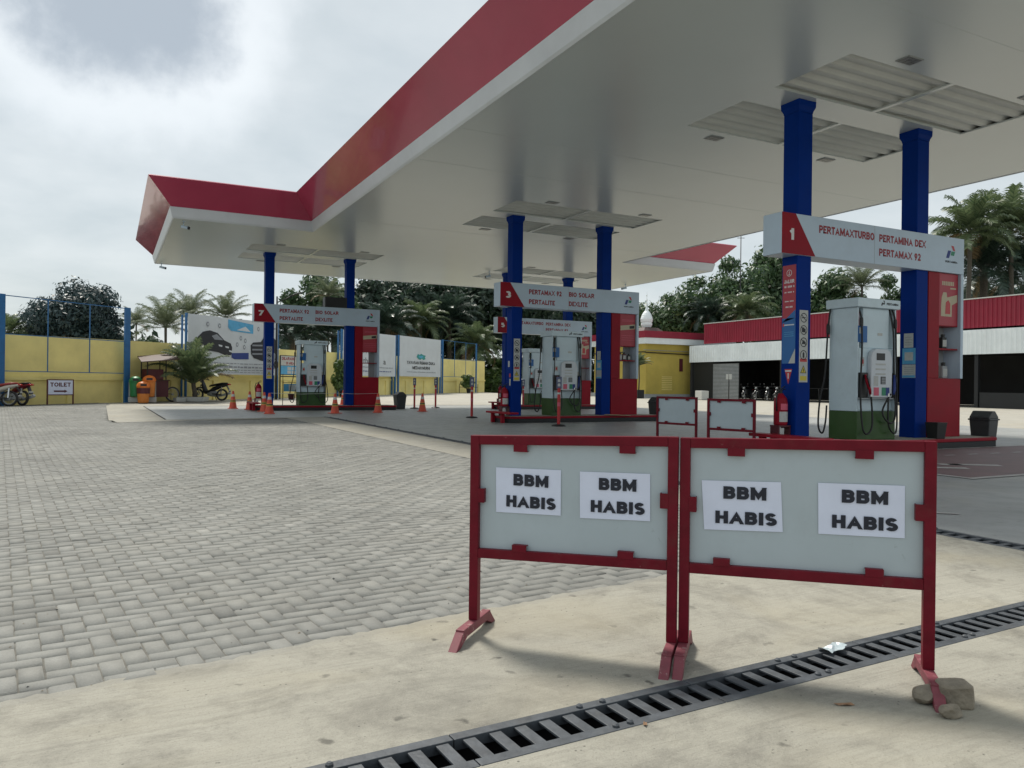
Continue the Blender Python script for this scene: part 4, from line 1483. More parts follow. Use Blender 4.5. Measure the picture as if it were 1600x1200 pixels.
def rack(c, r, kind, num, label):
    root = empty('display_rack', (c, r, 0), label, 'display rack', 'red product racks under the signs')
    X0, X1, t = 3.42, 4.455, .17
    b = MB()
    b.box(X0, X1, -t, t, .195, 1.36, M_RED)
    b.build('cabinet', root, .008)
    b = MB()
    b.box(X0, 3.76, -t, t, 1.362, 3.46, M_RED)
    b.box(3.762, X1 - .09, -t + .02, t - .004, 2.40, 3.46, M_RED)
    b.build('upright', root, .006)
    yf = -t + .0195
    b = MB()
    plate(b, [(3.765, 2.42), (4.362, 2.42), (4.362, 3.452), (3.765, 3.452)], yf, .004, M_POSTER)
    if kind == 'A':
        for q in range(7):
            b.box(3.86 + q * .055, 3.90 + q * .055, yf - .006, yf - .004, 3.22 - .0 * q, 3.30, M_CREAM)
        b.box(4.12, 4.30, yf - .006, yf - .004, 3.15, 3.18, M_CREAM)
        plate(b, [(3.83, 2.60), (4.17, 2.60), (4.17, 2.83), (4.34, 2.90), (4.34, 3.05), (4.02, 2.98), (4.0, 3.08), (3.90, 3.08), (3.85, 2.98), (3.83, 2.80)], yf - .004, .002, M_CREAM)
        plate(b, [(3.96, 2.65), (4.12, 2.65), (4.12, 2.86), (4.06, 2.93), (3.98, 2.88)], yf - .006, .002, M_STICK)
    else:
        for z_ in (3.26, 3.22):
            b.box(3.84, 4.34, yf - .006, yf - .004, z_, z_ + .012, M_PINK)
        plate(b, [(3.775, 2.92), (4.355, 2.98), (4.355, 3.13), (3.775, 3.07)], yf - .004, .002, M_CREAM)
        plate(b, [(4.13, 2.98), (4.32, 3.0), (4.32, 3.09), (4.13, 3.07)], yf - .006, .002, M_BLACKPRINT)
        for z_ in (2.75, 2.68, 2.61):
            b.box(3.82, 4.33, yf - .006, yf - .004, z_, z_ + .01, M_PINK)
    b.build('poster', root)
    b = MB()
    if kind != 'C':
        b.box(4.10, X1 - .09, t - .03, t - .012, 1.362, 2.398, M_GREY)
    else:
        b.box(4.08, X1 - .09, t - .03, t - .012, 1.362, 2.398, M_GREY)
    b.build('back_panel', root)
    b = MB()
    b.box(3.762, X1 - .092, -t + .01, t - .032, 1.93, 1.96, M_RED)
    b.build('shelf', root, .003)
    return root
KINDS = {1: 'A', 3: 'B', 7: 'B', 5: 'A'}
for (c, r), n in zip(BAYS, (1, 3, 7, 5)):
    gantry(c, r, n, KINDS[n], 'white gantry sign with red corner panel numbered %d' % n)
    rack(c, r, KINDS[n], n, 'red oil display rack with poster, below sign %d' % n)
def bottle(x, y, z, m, label, s=1.0, cat='bottle', lidm=None):
    root = empty('oil_bottle', (x, y, z), label, cat, 'oil containers on the display racks')
    b = MB()
    b.box(-.055 * s, .055 * s, -.03 * s, .03 * s, 0, .17 * s, m)
    b.build('body', root, .012 * s)
    b = MB()
    b.lathe([(.028 * s, .165 * s), (.028 * s, .215 * s)], (0, 0, 0), lidm or M_BLACK, 12)
    b.build('cap', root)
    b = MB()
    b.box(-.045 * s, .045 * s, -.0325 * s, -.0305 * s, .03 * s, .13 * s, M_LABEL)
    b.build('label', root)
bottle(C1 + 3.86, ROW1 - .03, 1.961, M_MAROON, 'dark red oil bottle on the sign 1 rack shelf', 1.0)
bottle(C1 + 4.07, ROW1 - .04, 1.961, M_BLACK, 'black oil bottle with pale label on the sign 1 rack shelf', 1.35)
bottle(C1 + 4.12, ROW1 - .02, 1.363, M_GREY, 'grey oil can at the bottom of the sign 1 rack', 1.5)
bottle(C1 + 3.84, ROW1 - .02, 1.363, M_BLACK, 'small dark tin at the bottom left of the sign 1 rack', .6)
bottle(C1 + 3.86, ROW2 - .03, 1.961, M_GREY, 'grey oil bottle on the sign 3 rack shelf', 1.1)
bottle(C1 + 4.01, ROW2 - .03, 1.961, M_MAROON, 'dark red oil bottle on the sign 3 rack shelf', 1.2)
bottle(C1 + 4.2, ROW2 - .03, 1.961, M_BLACK, 'black oil bottle at the right of the sign 3 rack shelf', 1.0)

# ------------------------------------------------------------------ dispensers
def dispenser(loc, label):
    root = empty('fuel_dispenser', loc, label, 'fuel pump', 'white and green fuel dispensers')
    W, D = .53, .31
    z0 = .0
    b = MB()
    b.box(-W, W, -D, D, z0 + .002, .53, M_GREEN)
    b.build('base', root, .012)
    b = MB()
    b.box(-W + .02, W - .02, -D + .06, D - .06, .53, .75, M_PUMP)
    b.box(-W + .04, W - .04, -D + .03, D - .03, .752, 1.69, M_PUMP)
    b.box(-W + .18, W - .165, -D + .03, -D + .12, 1.69, 2.43, M_PUMP)
    b.build('body', root, .012)
    b = MB()
    b.box(-W + .03, W - .03, -D - .045, -D + .029, .752, .775, M_GREY)
    b.build('ledge', root, .004)
    for s in (-1, 1):
        b = MB()
        xa, xb = sorted((s * W, s * (W - .035)))
        b.box(xa, xb, -D, D, .53, 2.43, M_PUMP)
        b.build('side_panel', root, .008)
    b = MB()
    b.box(-W - .05, W + .05, -D - .05, D + .05, 2.432, 2.60, M_PUMP)
    h_ = b.build('header', root, .012)
    b = MB()
    logo(b, .10, 2.525, .10, -D - .051, True)
    put_text(b, 'PERTAMINA', .19, .52, 2.497, 2.54, -D - .0525, M_BLACKPRINT, bold=.24)
    b.build('emblem', h_)
    # protruding display with keypad
    b = MB()
    pl = [(-.23, .78), (.33, .78), (.345, .85), (.345, 1.52), (.29, 1.63), (.20, 1.68), (-.10, 1.68), (-.20, 1.63), (-.235, 1.52), (-.245, .85)]
    plate(b, pl, -D + .03, .10, M_PUMPD)
    d_ = b.build('display_unit', root, .02)
    yy = -D - .071
    b = MB()
    b.box(-.10, .13, yy - .004, yy, 1.47, 1.60, M_BLACK)
    b.build('screen', d_, .004)
    b = MB()
    for z_ in (1.38, 1.29, 1.20):
        b.box(-.12, .15, yy - .003, yy, z_, z_ + .03, M_LABEL)
    b.box(-.17, -.05, yy - .003, yy, 1.00, 1.18, M_LABEL)
    b.build('price_window', d_)
    b = MB()
    b.box(0.02, .15, yy - .006, yy, 1.03, 1.17, M_BLACK)
    for i in range(3):
        for j in range(4):
            b.box(.035 + i * .037, .063 + i * .037, yy - .009, yy - .006, 1.04 + j * .03, 1.062 + j * .03, M_GREY)
    b.build('keypad', d_)
    for xa, xb, mm in ((-.17, -.03, M_PINK), (.05, .16, M_GREENP), (.165, .26, M_DKBLUE)):
        b = MB()
        b.box(xa, xb, yy - .003, yy, .82, .97, mm)
        b.build('grade_label', d_)
    # blue card hanging in the gap, sticker
    b = MB()
    b.box(-W + .005, -W + .245, -D - .012, -D - .006, 1.79, 2.09, M_LBLUE)
    b.box(-W + .03, -W + .12, -D - .014, -D - .012, 1.95, 2.06, M_LABEL)
    b.build('info_card', root)
    b = MB()
    b.box(.05, .18, -D + .026, -D + .029, 1.93, 1.98, M_LABEL)
    b.build('sticker', root)
    b = MB()
    b.box(-.41, -.31, -D + .026, -D + .029, 1.36, 1.52, M_LABEL)
    b.box(-.39, -.33, -D + .024, -D + .026, 1.40, 1.48, M_STICK)
    b.box(.37, .45, -D + .026, -D + .029, 1.25, 1.36, M_LABEL)
    b.build('sticker', root)
    # holsters with nozzles on both sides
    for s in (-1, 1):
        b = MB()
        xa, xb = sorted((s * .27, s * .475))
        if s > 0: xa, xb = .36, .49
        b.box(xa, xb, -D - .03, -D + .029, .78, 1.24, M_BLACK)
        b.build('holster', root, .015)
        for k, dy in enumerate((0,)):
            nz = MB()
            xm = (xa + xb) / 2
            nz.tube([(xm, -D - .05, 1.20), (xm + s * -.02, -D - .075, 1.06), (xm - s * .06, -D - .10, .93), (xm - s * .08, -D - .10, .84)], [.022, .03, .028, .02], M_RED if s < 0 else M_DKBLUE, 8)
            nz.tube([(xm, -D - .05, 1.20), (xm + .0, -D - .10, 1.14), (xm - s * .03, -D - .12, .98)], .010, M_BLACK, 6)
            nz.build('nozzle', root)
    # hoses from the header down to loops over the base
    def hose(pts, rad=.0165):
        h = MB()
        # smooth the control points
        P = [Vector(p) for p in pts]
        q = []
        for i in range(len(P) - 1):
            p0 = P[max(0, i - 1)]; p1 = P[i]; p2 = P[i + 1]; p3 = P[min(len(P) - 1, i + 2)]
            for k in range(6):
                t = k / 6
                q.append(.5 * ((2 * p1) + (-p0 + p2) * t + (2 * p0 - 5 * p1 + 4 * p2 - p3) * t * t + (-p0 + 3 * p1 - 3 * p2 + p3) * t ** 3))
        q.append(P[-1])
        h.tube(q, rad, M_RUBBER, 7)
        return h.build('hose', root)
    yb = -D - .05
    for s in (-1, 1):
        hose([(s * .47, -D + .05, 2.44), (s * .465, yb + .02, 2.2), (s * .47, yb, 1.6), (s * .50, yb, .9), (s * .47, yb - .03, .25), (s * .36, yb - .05, .12), (s * .22, yb - .04, .3), (s * .24, yb - .02, .84)])
        if s > 0:
            hose([(s * .40, -D + .05, 2.44), (s * .41, yb + .02, 2.0), (s * .42, yb, 1.2), (s * .44, yb - .02, .55), (s * .33, yb - .05, .32), (s * .15, yb - .05, .36), (s * .08, yb - .02, .55), (s * .30, yb - .02, .85)])
        # swivel fittings
        f = MB()
        f.lathe([(.03, 2.08), (.034, 2.12), (.034, 2.2), (.026, 2.24)], (s * .465, yb + .022, 0), M_BLACK, 10)
        f.lathe([(.024, .0), (.024, .06)], (s * .24, yb - .02, .80), M_CHROME, 8)
        f.build('hose_coupling', root)
        hose([(s * (W + .03), .27, 2.44), (s * (W + .06), .30, 2.0), (s * (W + .10), .32, 1.2), (s * (W + .2), .34, .75), (s * (W + .24), .34, .25), (s * (W + .13), .34, .1), (s * (W + .05), .34, .3), (s * (W + .02), .34, .62)])
        f = MB()
        f.lathe([(.025, 1.95), (.034, 1.98), (.034, 2.12), (.02, 2.16)], (s * (W + .055), .295, 0), M_BLACK, 10)
        f.build('hose_coupling', root)
    return root
ZI = .1945
d1 = dispenser((C1 + 1.75, ROW1, ZI), 'white fuel dispenser with green base, under sign 1')
clone(d1, (C1 + 1.68, ROW2, ZI), 'white fuel dispenser with dark green base, under sign 3')
clone(d1, (C1 - DV + 1.68, ROW3, ZI), 'white fuel dispenser with dark green base, under sign 7')
clone(d1, (C1 + DV + 1.5, ROW3, ZI), 'white fuel dispenser seen behind the sign 3 pump, under sign 5')

# ------------------------------------------------------------------ extinguishers
def extinguisher(loc, label, label2):
    st = empty('extinguisher_stand', loc, label2, 'stand', 'extinguisher stands on the islands')
    b = MB()
    for x in (-.13, .13):
        b.box(x - .014, x + .014, -.10, .10, 0, .26, M_MAROON)
    b.box(-.144, .144, -.11, .11, .26, .285, M_MAROON)
    b.build('frame', st, .003)
    b = MB()
    b.box(-.105, -.02, -.103, -.098, .03, .24, M_LABEL)
    b.build('plate', st)
    root = empty('fire_extinguisher', (loc[0], loc[1], loc[2] + .286), label, 'fire extinguisher', 'red fire extinguishers on the islands')
    b = MB()
    b.lathe([(.105, 0), (.118, .02), (.118, .40), (.105, .47), (.06, .53), (.035, .56)], (0, 0, 0), M_RED, 18)
    b.build('cylinder', root)
    b = MB()
    n = 8
    vs = []
    for z_ in (.06, .24):
        for k in range(n + 1):
            a = R(215 + k * 110 / n)
            vs.append((.1195 * math.cos(a), .1195 * math.sin(a), z_))
    b.add(vs, [(k, k + 1, n + 2 + k, n + 1 + k) for k in range(n)], M_LABEL, True)
    vs = []
    for z_ in (.27, .38):
        for k in range(n + 1):
            a = R(225 + k * 90 / n)
            vs.append((.1195 * math.cos(a), .1195 * math.sin(a), z_))
    b.add(vs, [(k, k + 1, n + 2 + k, n + 1 + k) for k in range(n)], M_PINK, True)
    b.build('label', root)
    b = MB()
    b.lathe([(.03, .555), (.03, .60), (.02, .62)], (0, 0, 0), M_BLACK, 10)
    b.bar((-.02, 0, .60), (.11, 0, .64), .025, .015, M_BLACK)
    b.bar((-.02, 0, .62), (.10, 0, .69), .022, .012, M_BLACK)
    b.build('valve', root, .002)
    b = MB()
    b.tube([(-.02, 0, .59), (-.10, -.02, .58), (-.14, -.03, .45), (-.125, -.03, .25)], .012, M_RUBBER, 7)
    b.build('hose', root)
for (c, r), n, dx in zip(BAYS, (1, 3, 7, 5), (.33, .30, .36, .3)):
    extinguisher((c - dx, r + .02, ZI), 'red fire extinguisher with white label beside the sign %d column' % n, 'small maroon extinguisher stand on the sign %d island' % n)

# ------------------------------------------------------------------ small forecourt things
def waste_bucket():
    b = MB()
    b.frustum((0, 0), .12, .10, .15, .13, 0, .30, M_BLACK)
    b.frustum((0, 0), .155, .135, .155, .135, .29, .31, M_BLACK)
    tag(b.build('waste_bucket', None, .006, (C1 + 3.33, ROW1 - .42, ZI)), 'small black open bucket at the foot of the sign 1 rack', 'bucket')
waste_bucket()
b = MB()
b.box(-.42, .42, -.15, .15, 0, .012, M_CARD)
b.box(-.40, .1, -.13, .10, .0125, .022, M_CARD)
tag(b.build('cardboard_sheet', None, .002, (C1 + 3.45, ROW2 - .50, .195), (0, R(2), .05)), 'flattened brown cardboard lying on the sign 3 island edge', 'cardboard')

def swing_bin(loc, label, rz=0.0, s=1.0):
    root = empty('swing_bin', loc, label, 'trash bin', 'dark bins beside the islands', rz)
    b = MB()
    b.frustum((0, 0), .19, .17, .235, .21, .002, .56, M_BIN)
    b.build('body', root, .02)
    b = MB()
    b.frustum((0, 0), .255, .23, .255, .23, .555, .59, M_BIN)
    b.prism([(-.235, .59), (.235, .59), (.23, .63), (.07, .76), (-.07, .76), (-.23, .63)], 'Y', -.205, .205, M_BIN)
    l = b.build('lid', root, .012)
    b = MB()
    b.add([(.09, -.15, .751), (.09, .15, .751), (.215, .15, .648), (.215, -.15, .648), (.085, -.15, .742), (.085, .15, .742), (.21, .15, .64), (.21, -.15, .64)],
          [(0, 1, 2, 3), (7, 6, 5, 4), (0, 4, 5, 1), (1, 5, 6, 2), (2, 6, 7, 3), (3, 7, 4, 0)], M_BADGE)
    b.build('flap', l)
    root.scale = (s, s, s)
    return root
swing_bin((16.05, 9.78, 0), 'dark grey swing lid bin at the right end of the first island', .15, .93)
swing_bin((16.55, 21.2, 0), 'black swing lid bin at the right end of the second island', .2, 1.0)
b_ = swing_bin((11.29, 32.45, 0), 'black bin at the right end of the sign 7 island', .1, .98)

def cone(loc, label, s=1.0):
    root = empty('traffic_cone', loc, label, 'traffic cone', 'orange traffic cones')
    b = MB()
    b.frustum((0, 0), .19, .19, .185, .185, .002, .03, M_CONE)
    b.build('base', root, .01)
    def rad(z): return .155 - (z - .03) * (.155 - .035) / .70
    zs = [.03, .27, .30, .34, .36, .50, .60, .73]
    ms = [M_CONE, M_YTAPE, M_BLACKPRINT, M_YTAPE, M_CONE, M_REFLECT, M_CONE]
    b = MB()
    b.lathe([(rad(z), z) for z in zs], (0, 0, 0), M_CONE, 20, mats=ms)
    b.build('body', root)
    root.scale = (s, s, s)
    return root
CL = [((4.53, 33.66), 'traffic cone standing furthest left, outside the slab edge'),
      ((5.0, 32.46), 'traffic cone half hidden behind the sign 7 island guard'),
      ((5.2, 30.34), 'traffic cone behind another, in front of the sign 7 column'),
      ((5.02, 28.24), 'front traffic cone of the pair before the sign 7 column'),
      ((7.31, 28.1), 'traffic cone in front of the sign 7 dispenser'),
      ((9.08, 28.58), 'traffic cone in front of the sign 7 display rack'),
      ((10.4, 38.4), 'traffic cone behind the sign 7 island, mostly hidden'),
      ((11.17, 29.36), 'traffic cone between the black bin and the red posts')]
c0 = cone((CL[0][0][0], CL[0][0][1], 0), CL[0][1])
for k, ((x, y), lb) in enumerate(CL[1:]):
    clone(c0, (x, y, hump(x, y)), lb, rz=k * .7)
b = MB()
b.tube([(5.02, 28.24, .73), (6.1, 28.17, .70), (7.31, 28.1, .735), (8.2, 28.35, .71), (9.08, 28.58, .73)], .006, M_REFLECT, 5)
tag(b.build('rope', None), 'thin pale rope strung between the traffic cones', 'rope')

def bollard(loc, label, s=1.0):
    root = empty('marker_post', loc, label, 'post', 'red marker posts with small signs')
    b = MB()
    b.lathe([(.20, .003), (.20, .02), (.16, .045), (.06, .06)], (0, 0, 0), M_BLACK, 20)
    b.build('base', root)
    b = MB()
    b.lathe([(.043, .05), (.043, .55), (.045, .55), (.045, .66), (.043, .66), (.043, .88), (.045, .88), (.045, .93), (.043, .93), (.043, 1.03), (.03, 1.05)], (0, 0, 0), M_STICK, 14,
            mats=[M_STICK, M_STICK, M_PINK, M_STICK, M_STICK, M_STICK, M_REFLECT, M_STICK, M_STICK, M_STICK])
    b.build('post', root)
    b = MB()
    b.box(-.075, .075, -.012, .012, 1.03, 1.36, M_BADGE)
    s_ = b.build('sign_plate', root, .008)
    b = MB()
    for z_ in (1.10, 1.22):
        plate(b, [(-.035, z_), (.035, z_), (.035, z_ + .06), (0, z_ + .085), (-.035, z_ + .06)], -.0125, .002, M_REFLECT)
    b.build('pictogram', s_)
    root.scale = (s, s, s)
    return root
BL = [((12.05, 32.67), 'red marker post nearest the black bin of the sign 7 island'),
      ((13.34, 33.38), 'red marker post between the billboards and the yard, second from the bin'),
      ((10.75, 23.65), 'red marker post standing alone left of the sign 3 island'),
      ((11.0, 18.42), 'red marker post directly in front of the sign 3 dispenser'),
      ((16.9, 31.5), 'red marker post right behind the sign 3 column')]
p0 = bollard((BL[0][0][0], BL[0][0][1], 0), BL[0][1])
for k, ((x, y), lb) in enumerate(BL[1:]):
    clone(p0, (x, y, 0), lb, rz=(-.25, -.3, -.45, -.3)[k])
p0.rotation_euler = (0, 0, -.9)

# stand with bucket and blue board on the sign 7 island
def stand7():
    root = empty('notice_stand', (6.5, 32.1, .195), 'thin metal stand with small blue notice board by the sign 7 pump', 'stand')
    b = MB()
    for x in (-.28, .28):
        b.tube([(x, 0, 0), (x, 0, 1.25)], .014, M_BLACK, 6)
    b.tube([(-.28, 0, .9), (.28, 0, .9)], .012, M_BLACK, 6)
    b.build('frame', root)
    b = MB()
    b.box(-.25, .27, -.02, -.016, .55, .85, M_SKYBLUE)
    b.box(-.05, .25, -.022, -.02, .58, .82, M_LABEL)
    b.build('board', root)
    b = MB()
    b.box(-.28, .28, -.15, .15, .20, .22, M_GREY)
    b.build('shelf', root)
    b = MB()
    b.lathe([(.10, .221), (.13, .45)], (.05, 0, 0), M_MAROON, 14)
    o_ = b.build('bucket', None, 0, (6.5, 32.1, .195))
    tag(o_, 'small dark red bucket on the notice stand shelf', 'bucket')
stand7()
b = MB()
b.box(-.45, .45, -.2, .2, 0, .42, M_BLACK)
for q in range(6):
    b.box(-.40, .40, -.206, -.2005, .05 + q * .06, .075 + q * .06, M_DARK)
tag(b.build('loudspeaker_box', None, .01, (C1 - DV + 2.62, ROW3 + .02, 4.178)), 'black box standing on top of sign 7', 'box')

# ------------------------------------------------------------------ boundary wall
def wl(x):
    return 41.85 + .823 * x
WD = Vector((1, .823, 0)).normalized()
WN = Vector((WD.y, -WD.x, 0))       # towards the station
WANG = math.atan2(WD.y, WD.x)
def boundary_wall():
    A0 = Vector((-22, wl(-22), 0)); Ln = 70.6
    root = empty('boundary_wall', A0, 'long pale yellow plastered boundary wall behind the billboards', 'wall', None, WANG)
    up = MB(); lo = MB(); pi_ = MB(); cp = MB()
    n = 24
    for k in range(n):
        a = Ln * k / n; b_ = Ln * (k + 1) / n
        def hz_(s):
            p = A0 + WD * s
            return hump(p.x, p.y)
        for (m_, y0, y1, z0, z1) in ((lo, 0, .16, -.1, 1.22), (up, .0, .16, 1.222, 3.0)):
            h0, h1 = hz_(a), hz_(b_)
            vs = [(a, y0, z0 + h0), (b_, y0, z0 + h1), (b_, y1, z0 + h1), (a, y1, z0 + h0), (a, y0, z1 + h0), (b_, y0, z1 + h1), (b_, y1, z1 + h1), (a, y1, z1 + h0)]
            m_.add(vs, [(3, 2, 1, 0), (4, 5, 6, 7), (0, 1, 5, 4), (2, 3, 7, 6)] + ([(3, 0, 4, 7)] if k == 0 else []) + ([(1, 2, 6, 5)] if k == n - 1 else []), M_YELLOW)
        # pilaster and top ledge of the plinth
        h0 = hz_(a)
        pi_.box(a - .2, a + .2, -.07, -.002, -.1, 1.05 + h0, M_YELLOW)
        vs = [(a, -.09, 1.06 + h0), (b_, -.09, 1.06 + hz_(b_)), (b_, -.002, 1.06 + hz_(b_)), (a, -.002, 1.06 + h0),
              (a, -.09, 1.2 + h0), (b_, -.09, 1.2 + hz_(b_)), (b_, -.002, 1.2 + hz_(b_)), (a, -.002, 1.2 + h0)]
        cp.add(vs, [(3, 2, 1, 0), (4, 5, 6, 7), (0, 1, 5, 4), (2, 3, 7, 6)], M_YELLOW)
    up.build('upper_wall', root); lo.build('plinth_wall', root); pi_.build('pilasters', root); cp.build('ledge', root)
boundary_wall()

def on_wall(s_x, off):
    """point in front of the wall where the wall passes x = s_x, off metres towards the station"""
    p = Vector((s_x, wl(s_x), 0)) + WN * off
    p.z = hump(p.x, p.y)
    return p
def billboard(xa, xb, label, art=None, posts=True, zb=1.42, zt=4.55, empty_=False, off=.42, pw=.16, dbl=True):
    A0 = on_wall(xa, off); B0 = on_wall(xb, off)
    Ln = (Vector((B0.x, B0.y, 0)) - Vector((A0.x, A0.y, 0))).length
    z0 = (A0.z + B0.z) / 2
    root = empty('billboard' if not empty_ else 'empty_billboard', (A0.x, A0.y, z0), label, 'billboard', 'billboards along the yellow wall', WANG)
    for x in (0, Ln):
        p = MB()
        p.box(x - pw / 2, x + pw / 2, .0, .10, -.2, zt + .05, M_POSTBLUE)
        if dbl:
            p.box(x - pw / 2, x + pw / 2, .30, .36, -.2, zt - .05, M_POSTBLUE)
        p.build('post', root, .006)
    f = MB()
    th = .035
    for z in ((zb, zt) if not empty_ else (zb, (zb + zt) / 2 - .03, zt)):
        f.box(pw / 2, Ln - pw / 2, .02, .02 + th, z - th / 2, z + th / 2, M_POSTBLUE)
    if empty_:
        for k in (1, 2):
            f.box(Ln * k / 3 - th / 2, Ln * k / 3 + th / 2, .016, .016 + th, zb + th / 2, zt - th / 2, M_POSTBLUE)
    f.build('frame', root)
    if not empty_:
        p = MB()
        n = 10
        vs = []; fs = []
        rnd = random.Random(int(xa * 10))
        for j in range(n + 1):
            for i in range(n + 1):
                ed = min(i, n - i, j, n - j)
                vs.append((pw / 2 + .01 + (Ln - pw - .02) * i / n, -.012 + (rnd.uniform(-.012, .012) if ed > 0 else 0), zb - .02 + (zt - zb + .04) * j / n))
        for j in range(n):
            for i in range(n):
                a = j * (n + 1) + i
                fs.append((a, a + 1, a + n + 2, a + n + 1))
        p.add(vs, fs, M_BANNER, True)
        pn = p.build('banner', root)
        if art:
            ab = MB()
            art(ab, Ln, zb, zt)
            ab.build('print', pn)
    return root
def bars(b, x0, x1, z, h, m, seed=1):
    """a line of print too small to read"""
    r_ = random.Random(seed); x = x0
    while x < x1:
        w_ = r_.uniform(.12, .34)
        b.box(x, min(x1, x + w_), -.0312, -.03, z + r_.uniform(-.01, .01), z + h * r_.uniform(.7, 1), m)
        x += w_ + .07
def art_cars(b, L, zb, zt):
    y = -.03
    H = zt - zb
    X = lambda t: t * L
    Z = lambda t: zb + t * H
    # dark minivan seen from the front quarter
    plate(b, [(X(.08), Z(.52)), (X(.10), Z(.62)), (X(.15), Z(.72)), (X(.22), Z(.755)), (X(.30), Z(.72)), (X(.37), Z(.60)), (X(.44), Z(.55)), (X(.455), Z(.48)), (X(.45), Z(.36)),
              (X(.42), Z(.31)), (X(.31), Z(.38)), (X(.22), Z(.40)), (X(.15), Z(.42)), (X(.09), Z(.45))], y, .002, M_BLACKPRINT)
    plate(b, [(X(.29), Z(.70)), (X(.36), Z(.60)), (X(.27), Z(.60)), (X(.24), Z(.66))], y - .002, .002, M_GREYPRINT)
    for c_, zc_ in ((.40, .50), (.44, .43), (.33, .52)):
        plate(b, [(X(c_ - .02), Z(zc_)), (X(c_ + .02), Z(zc_ - .01)), (X(c_ + .018), Z(zc_ - .04)), (X(c_ - .015), Z(zc_ - .03))], y - .002, .002, M_BANNER)
    # dark off-road car on the right
    plate(b, [(X(.66), Z(.54)), (X(.69), Z(.60)), (X(.78), Z(.62)), (X(.82), Z(.72)), (X(.93), Z(.73)), (X(.985), Z(.64)), (X(.985), Z(.28)), (X(.92), Z(.30)), (X(.80), Z(.26)), (X(.70), Z(.31)), (X(.67), Z(.38))], y, .002, M_BLACKPRINT)
    plate(b, [(X(.83), Z(.71)), (X(.92), Z(.715)), (X(.94), Z(.62)), (X(.82), Z(.61))], y - .002, .002, M_GREYPRINT)
    for z_ in (.56, .48, .40):
        plate(b, [(X(.68), Z(z_)), (X(.80), Z(z_ + .01)), (X(.80), Z(z_ - .02)), (X(.68), Z(z_ - .03))], y - .002, .002, M_GREYPRINT)
    # little scooter in front of it
    for cx_ in (.87, .97):
        plate(b, [(X(cx_) + .22 * math.cos(k * .5236), Z(.20) + .26 * math.sin(k * .5236)) for k in range(12)], y - .004, .002, M_BLACKPRINT)
        plate(b, [(X(cx_) + .10 * math.cos(k * .5236), Z(.20) + .13 * math.sin(k * .5236)) for k in range(12)], y - .006, .002, M_BANNER)
    plate(b, [(X(.87), Z(.25)), (X(.94), Z(.24)), (X(.97), Z(.40)), (X(.90), Z(.46))], y - .008, .002, M_GREYPRINT)
    # blue logo plaque, navy strip, small icons
    plate(b, [(X(.41), Z(.84)), (X(.41), Z(.98)), (X(.69), Z(.93)), (X(.69), Z(.76)), (X(.44), Z(.78))], y, .002, M_SKYBLUE)
    plate(b, [(X(.50), Z(.80)), (X(.60), Z(.88)), (X(.66), Z(.79))], y - .002, .002, M_BANNER)
    plate(b, [(X(.45), Z(.30)), (X(.45), Z(.38)), (X(.64), Z(.40)), (X(.64), Z(.28)), (X(.48), Z(.27))], y, .002, M_DKBLUE)
    for cx_, zc_ in ((.20, .86), (.32, .85), (.75, .86), (.55, .66), (.60, .62), (.51, .54), (.59, .50)):
        plate(b, [(X(cx_) + .10 * math.cos(k * .785), Z(zc_) + .14 * math.sin(k * .785)) for k in range(8)], y, .002, M_GREYPRINT)
        plate(b, [(X(cx_) + .05 * math.cos(k * .785), Z(zc_) + .07 * math.sin(k * .785)) for k in range(8)], y - .002, .002, M_BANNER)
    bars(b, X(.83), X(.98), Z(.88), .10, M_GREYPRINT, 3)
    bars(b, X(.22), X(.90), Z(.185), .05, M_GREYPRINT, 5)
    bars(b, X(.15), X(.95), Z(.115), .10, M_GREYPRINT, 6)
    bars(b, X(.15), X(.9), Z(.07), .05, M_GREYPRINT, 7)
    bars(b, X(.2), X(.85), Z(.03), .04, M_GREYPRINT, 8)
def art_two(b, L, zb, zt):
    H = zt - zb
    put_font(b, 'tha H', L * .36, L * .60, zb + .28 * H, zb + .42 * H, -.031, M_BLACKPRINT)
    put_font(b, 'a', L * .745, L * .79, zb + .28 * H, zb + .37 * H, -.031, M_BLACKPRINT)
    bars(b, L * .36, L * .93, zb + .19 * H, .07, M_GREYPRINT, 12)
    bars(b, L * .36, L * .90, zb + .10 * H, .06, M_DKBLUE, 13)
    for k in range(5):
        b.box(L * (.36 + .045 * k), L * (.38 + .045 * k), -.0312, -.03, zb + .52 * H, zb + .62 * H, M_GREYPRINT)
def art_three(b, L, zb, zt):
    H = zt - zb
    y = -.03
    c_ = L * .50
    plate(b, [(c_ - .75, zb + .50 * H), (c_ - .55, zb + .58 * H), (c_ - .25, zb + .56 * H), (c_, zb + .59 * H), (c_ + .35, zb + .56 * H), (c_ + .75, zb + .55 * H), (c_ + .6, zb + .50 * H), (c_ + .72, zb + .46 * H), (c_ + .35, zb + .43 * H), (c_ + .1, zb + .47 * H), (c_ - .15, zb + .43 * H), (c_ - .45, zb + .45 * H)], y, .002, M_TEAL)
    plate(b, [(c_ - .4, zb + .53 * H), (c_ + .3, zb + .53 * H), (c_ + .15, zb + .485 * H), (c_ - .25, zb + .48 * H)], y - .002, .002, M_SKYBLUE)
    put_text(b, 'YAYASAN RUMAH DUKA', L * .17, L * .84, zb + .31 * H, zb + .39 * H, -.031, M_DARK, bold=.17)
    put_text(b, 'MEDAN MURNI', L * .30, L * .71, zb + .18 * H, zb + .26 * H, -.031, M_DARK, bold=.17)
    bars(b, L * .17, L * .86, zb + .10 * H, .06, M_GREYPRINT, 21)
billboard(-4.21, .52, 'empty blue billboard frame before the yellow wall at far left', empty_=True, pw=.30, dbl=False)
billboard(3.34, 8.9, 'white billboard printed with dark cars, behind the small palm', art_cars, pw=.10)
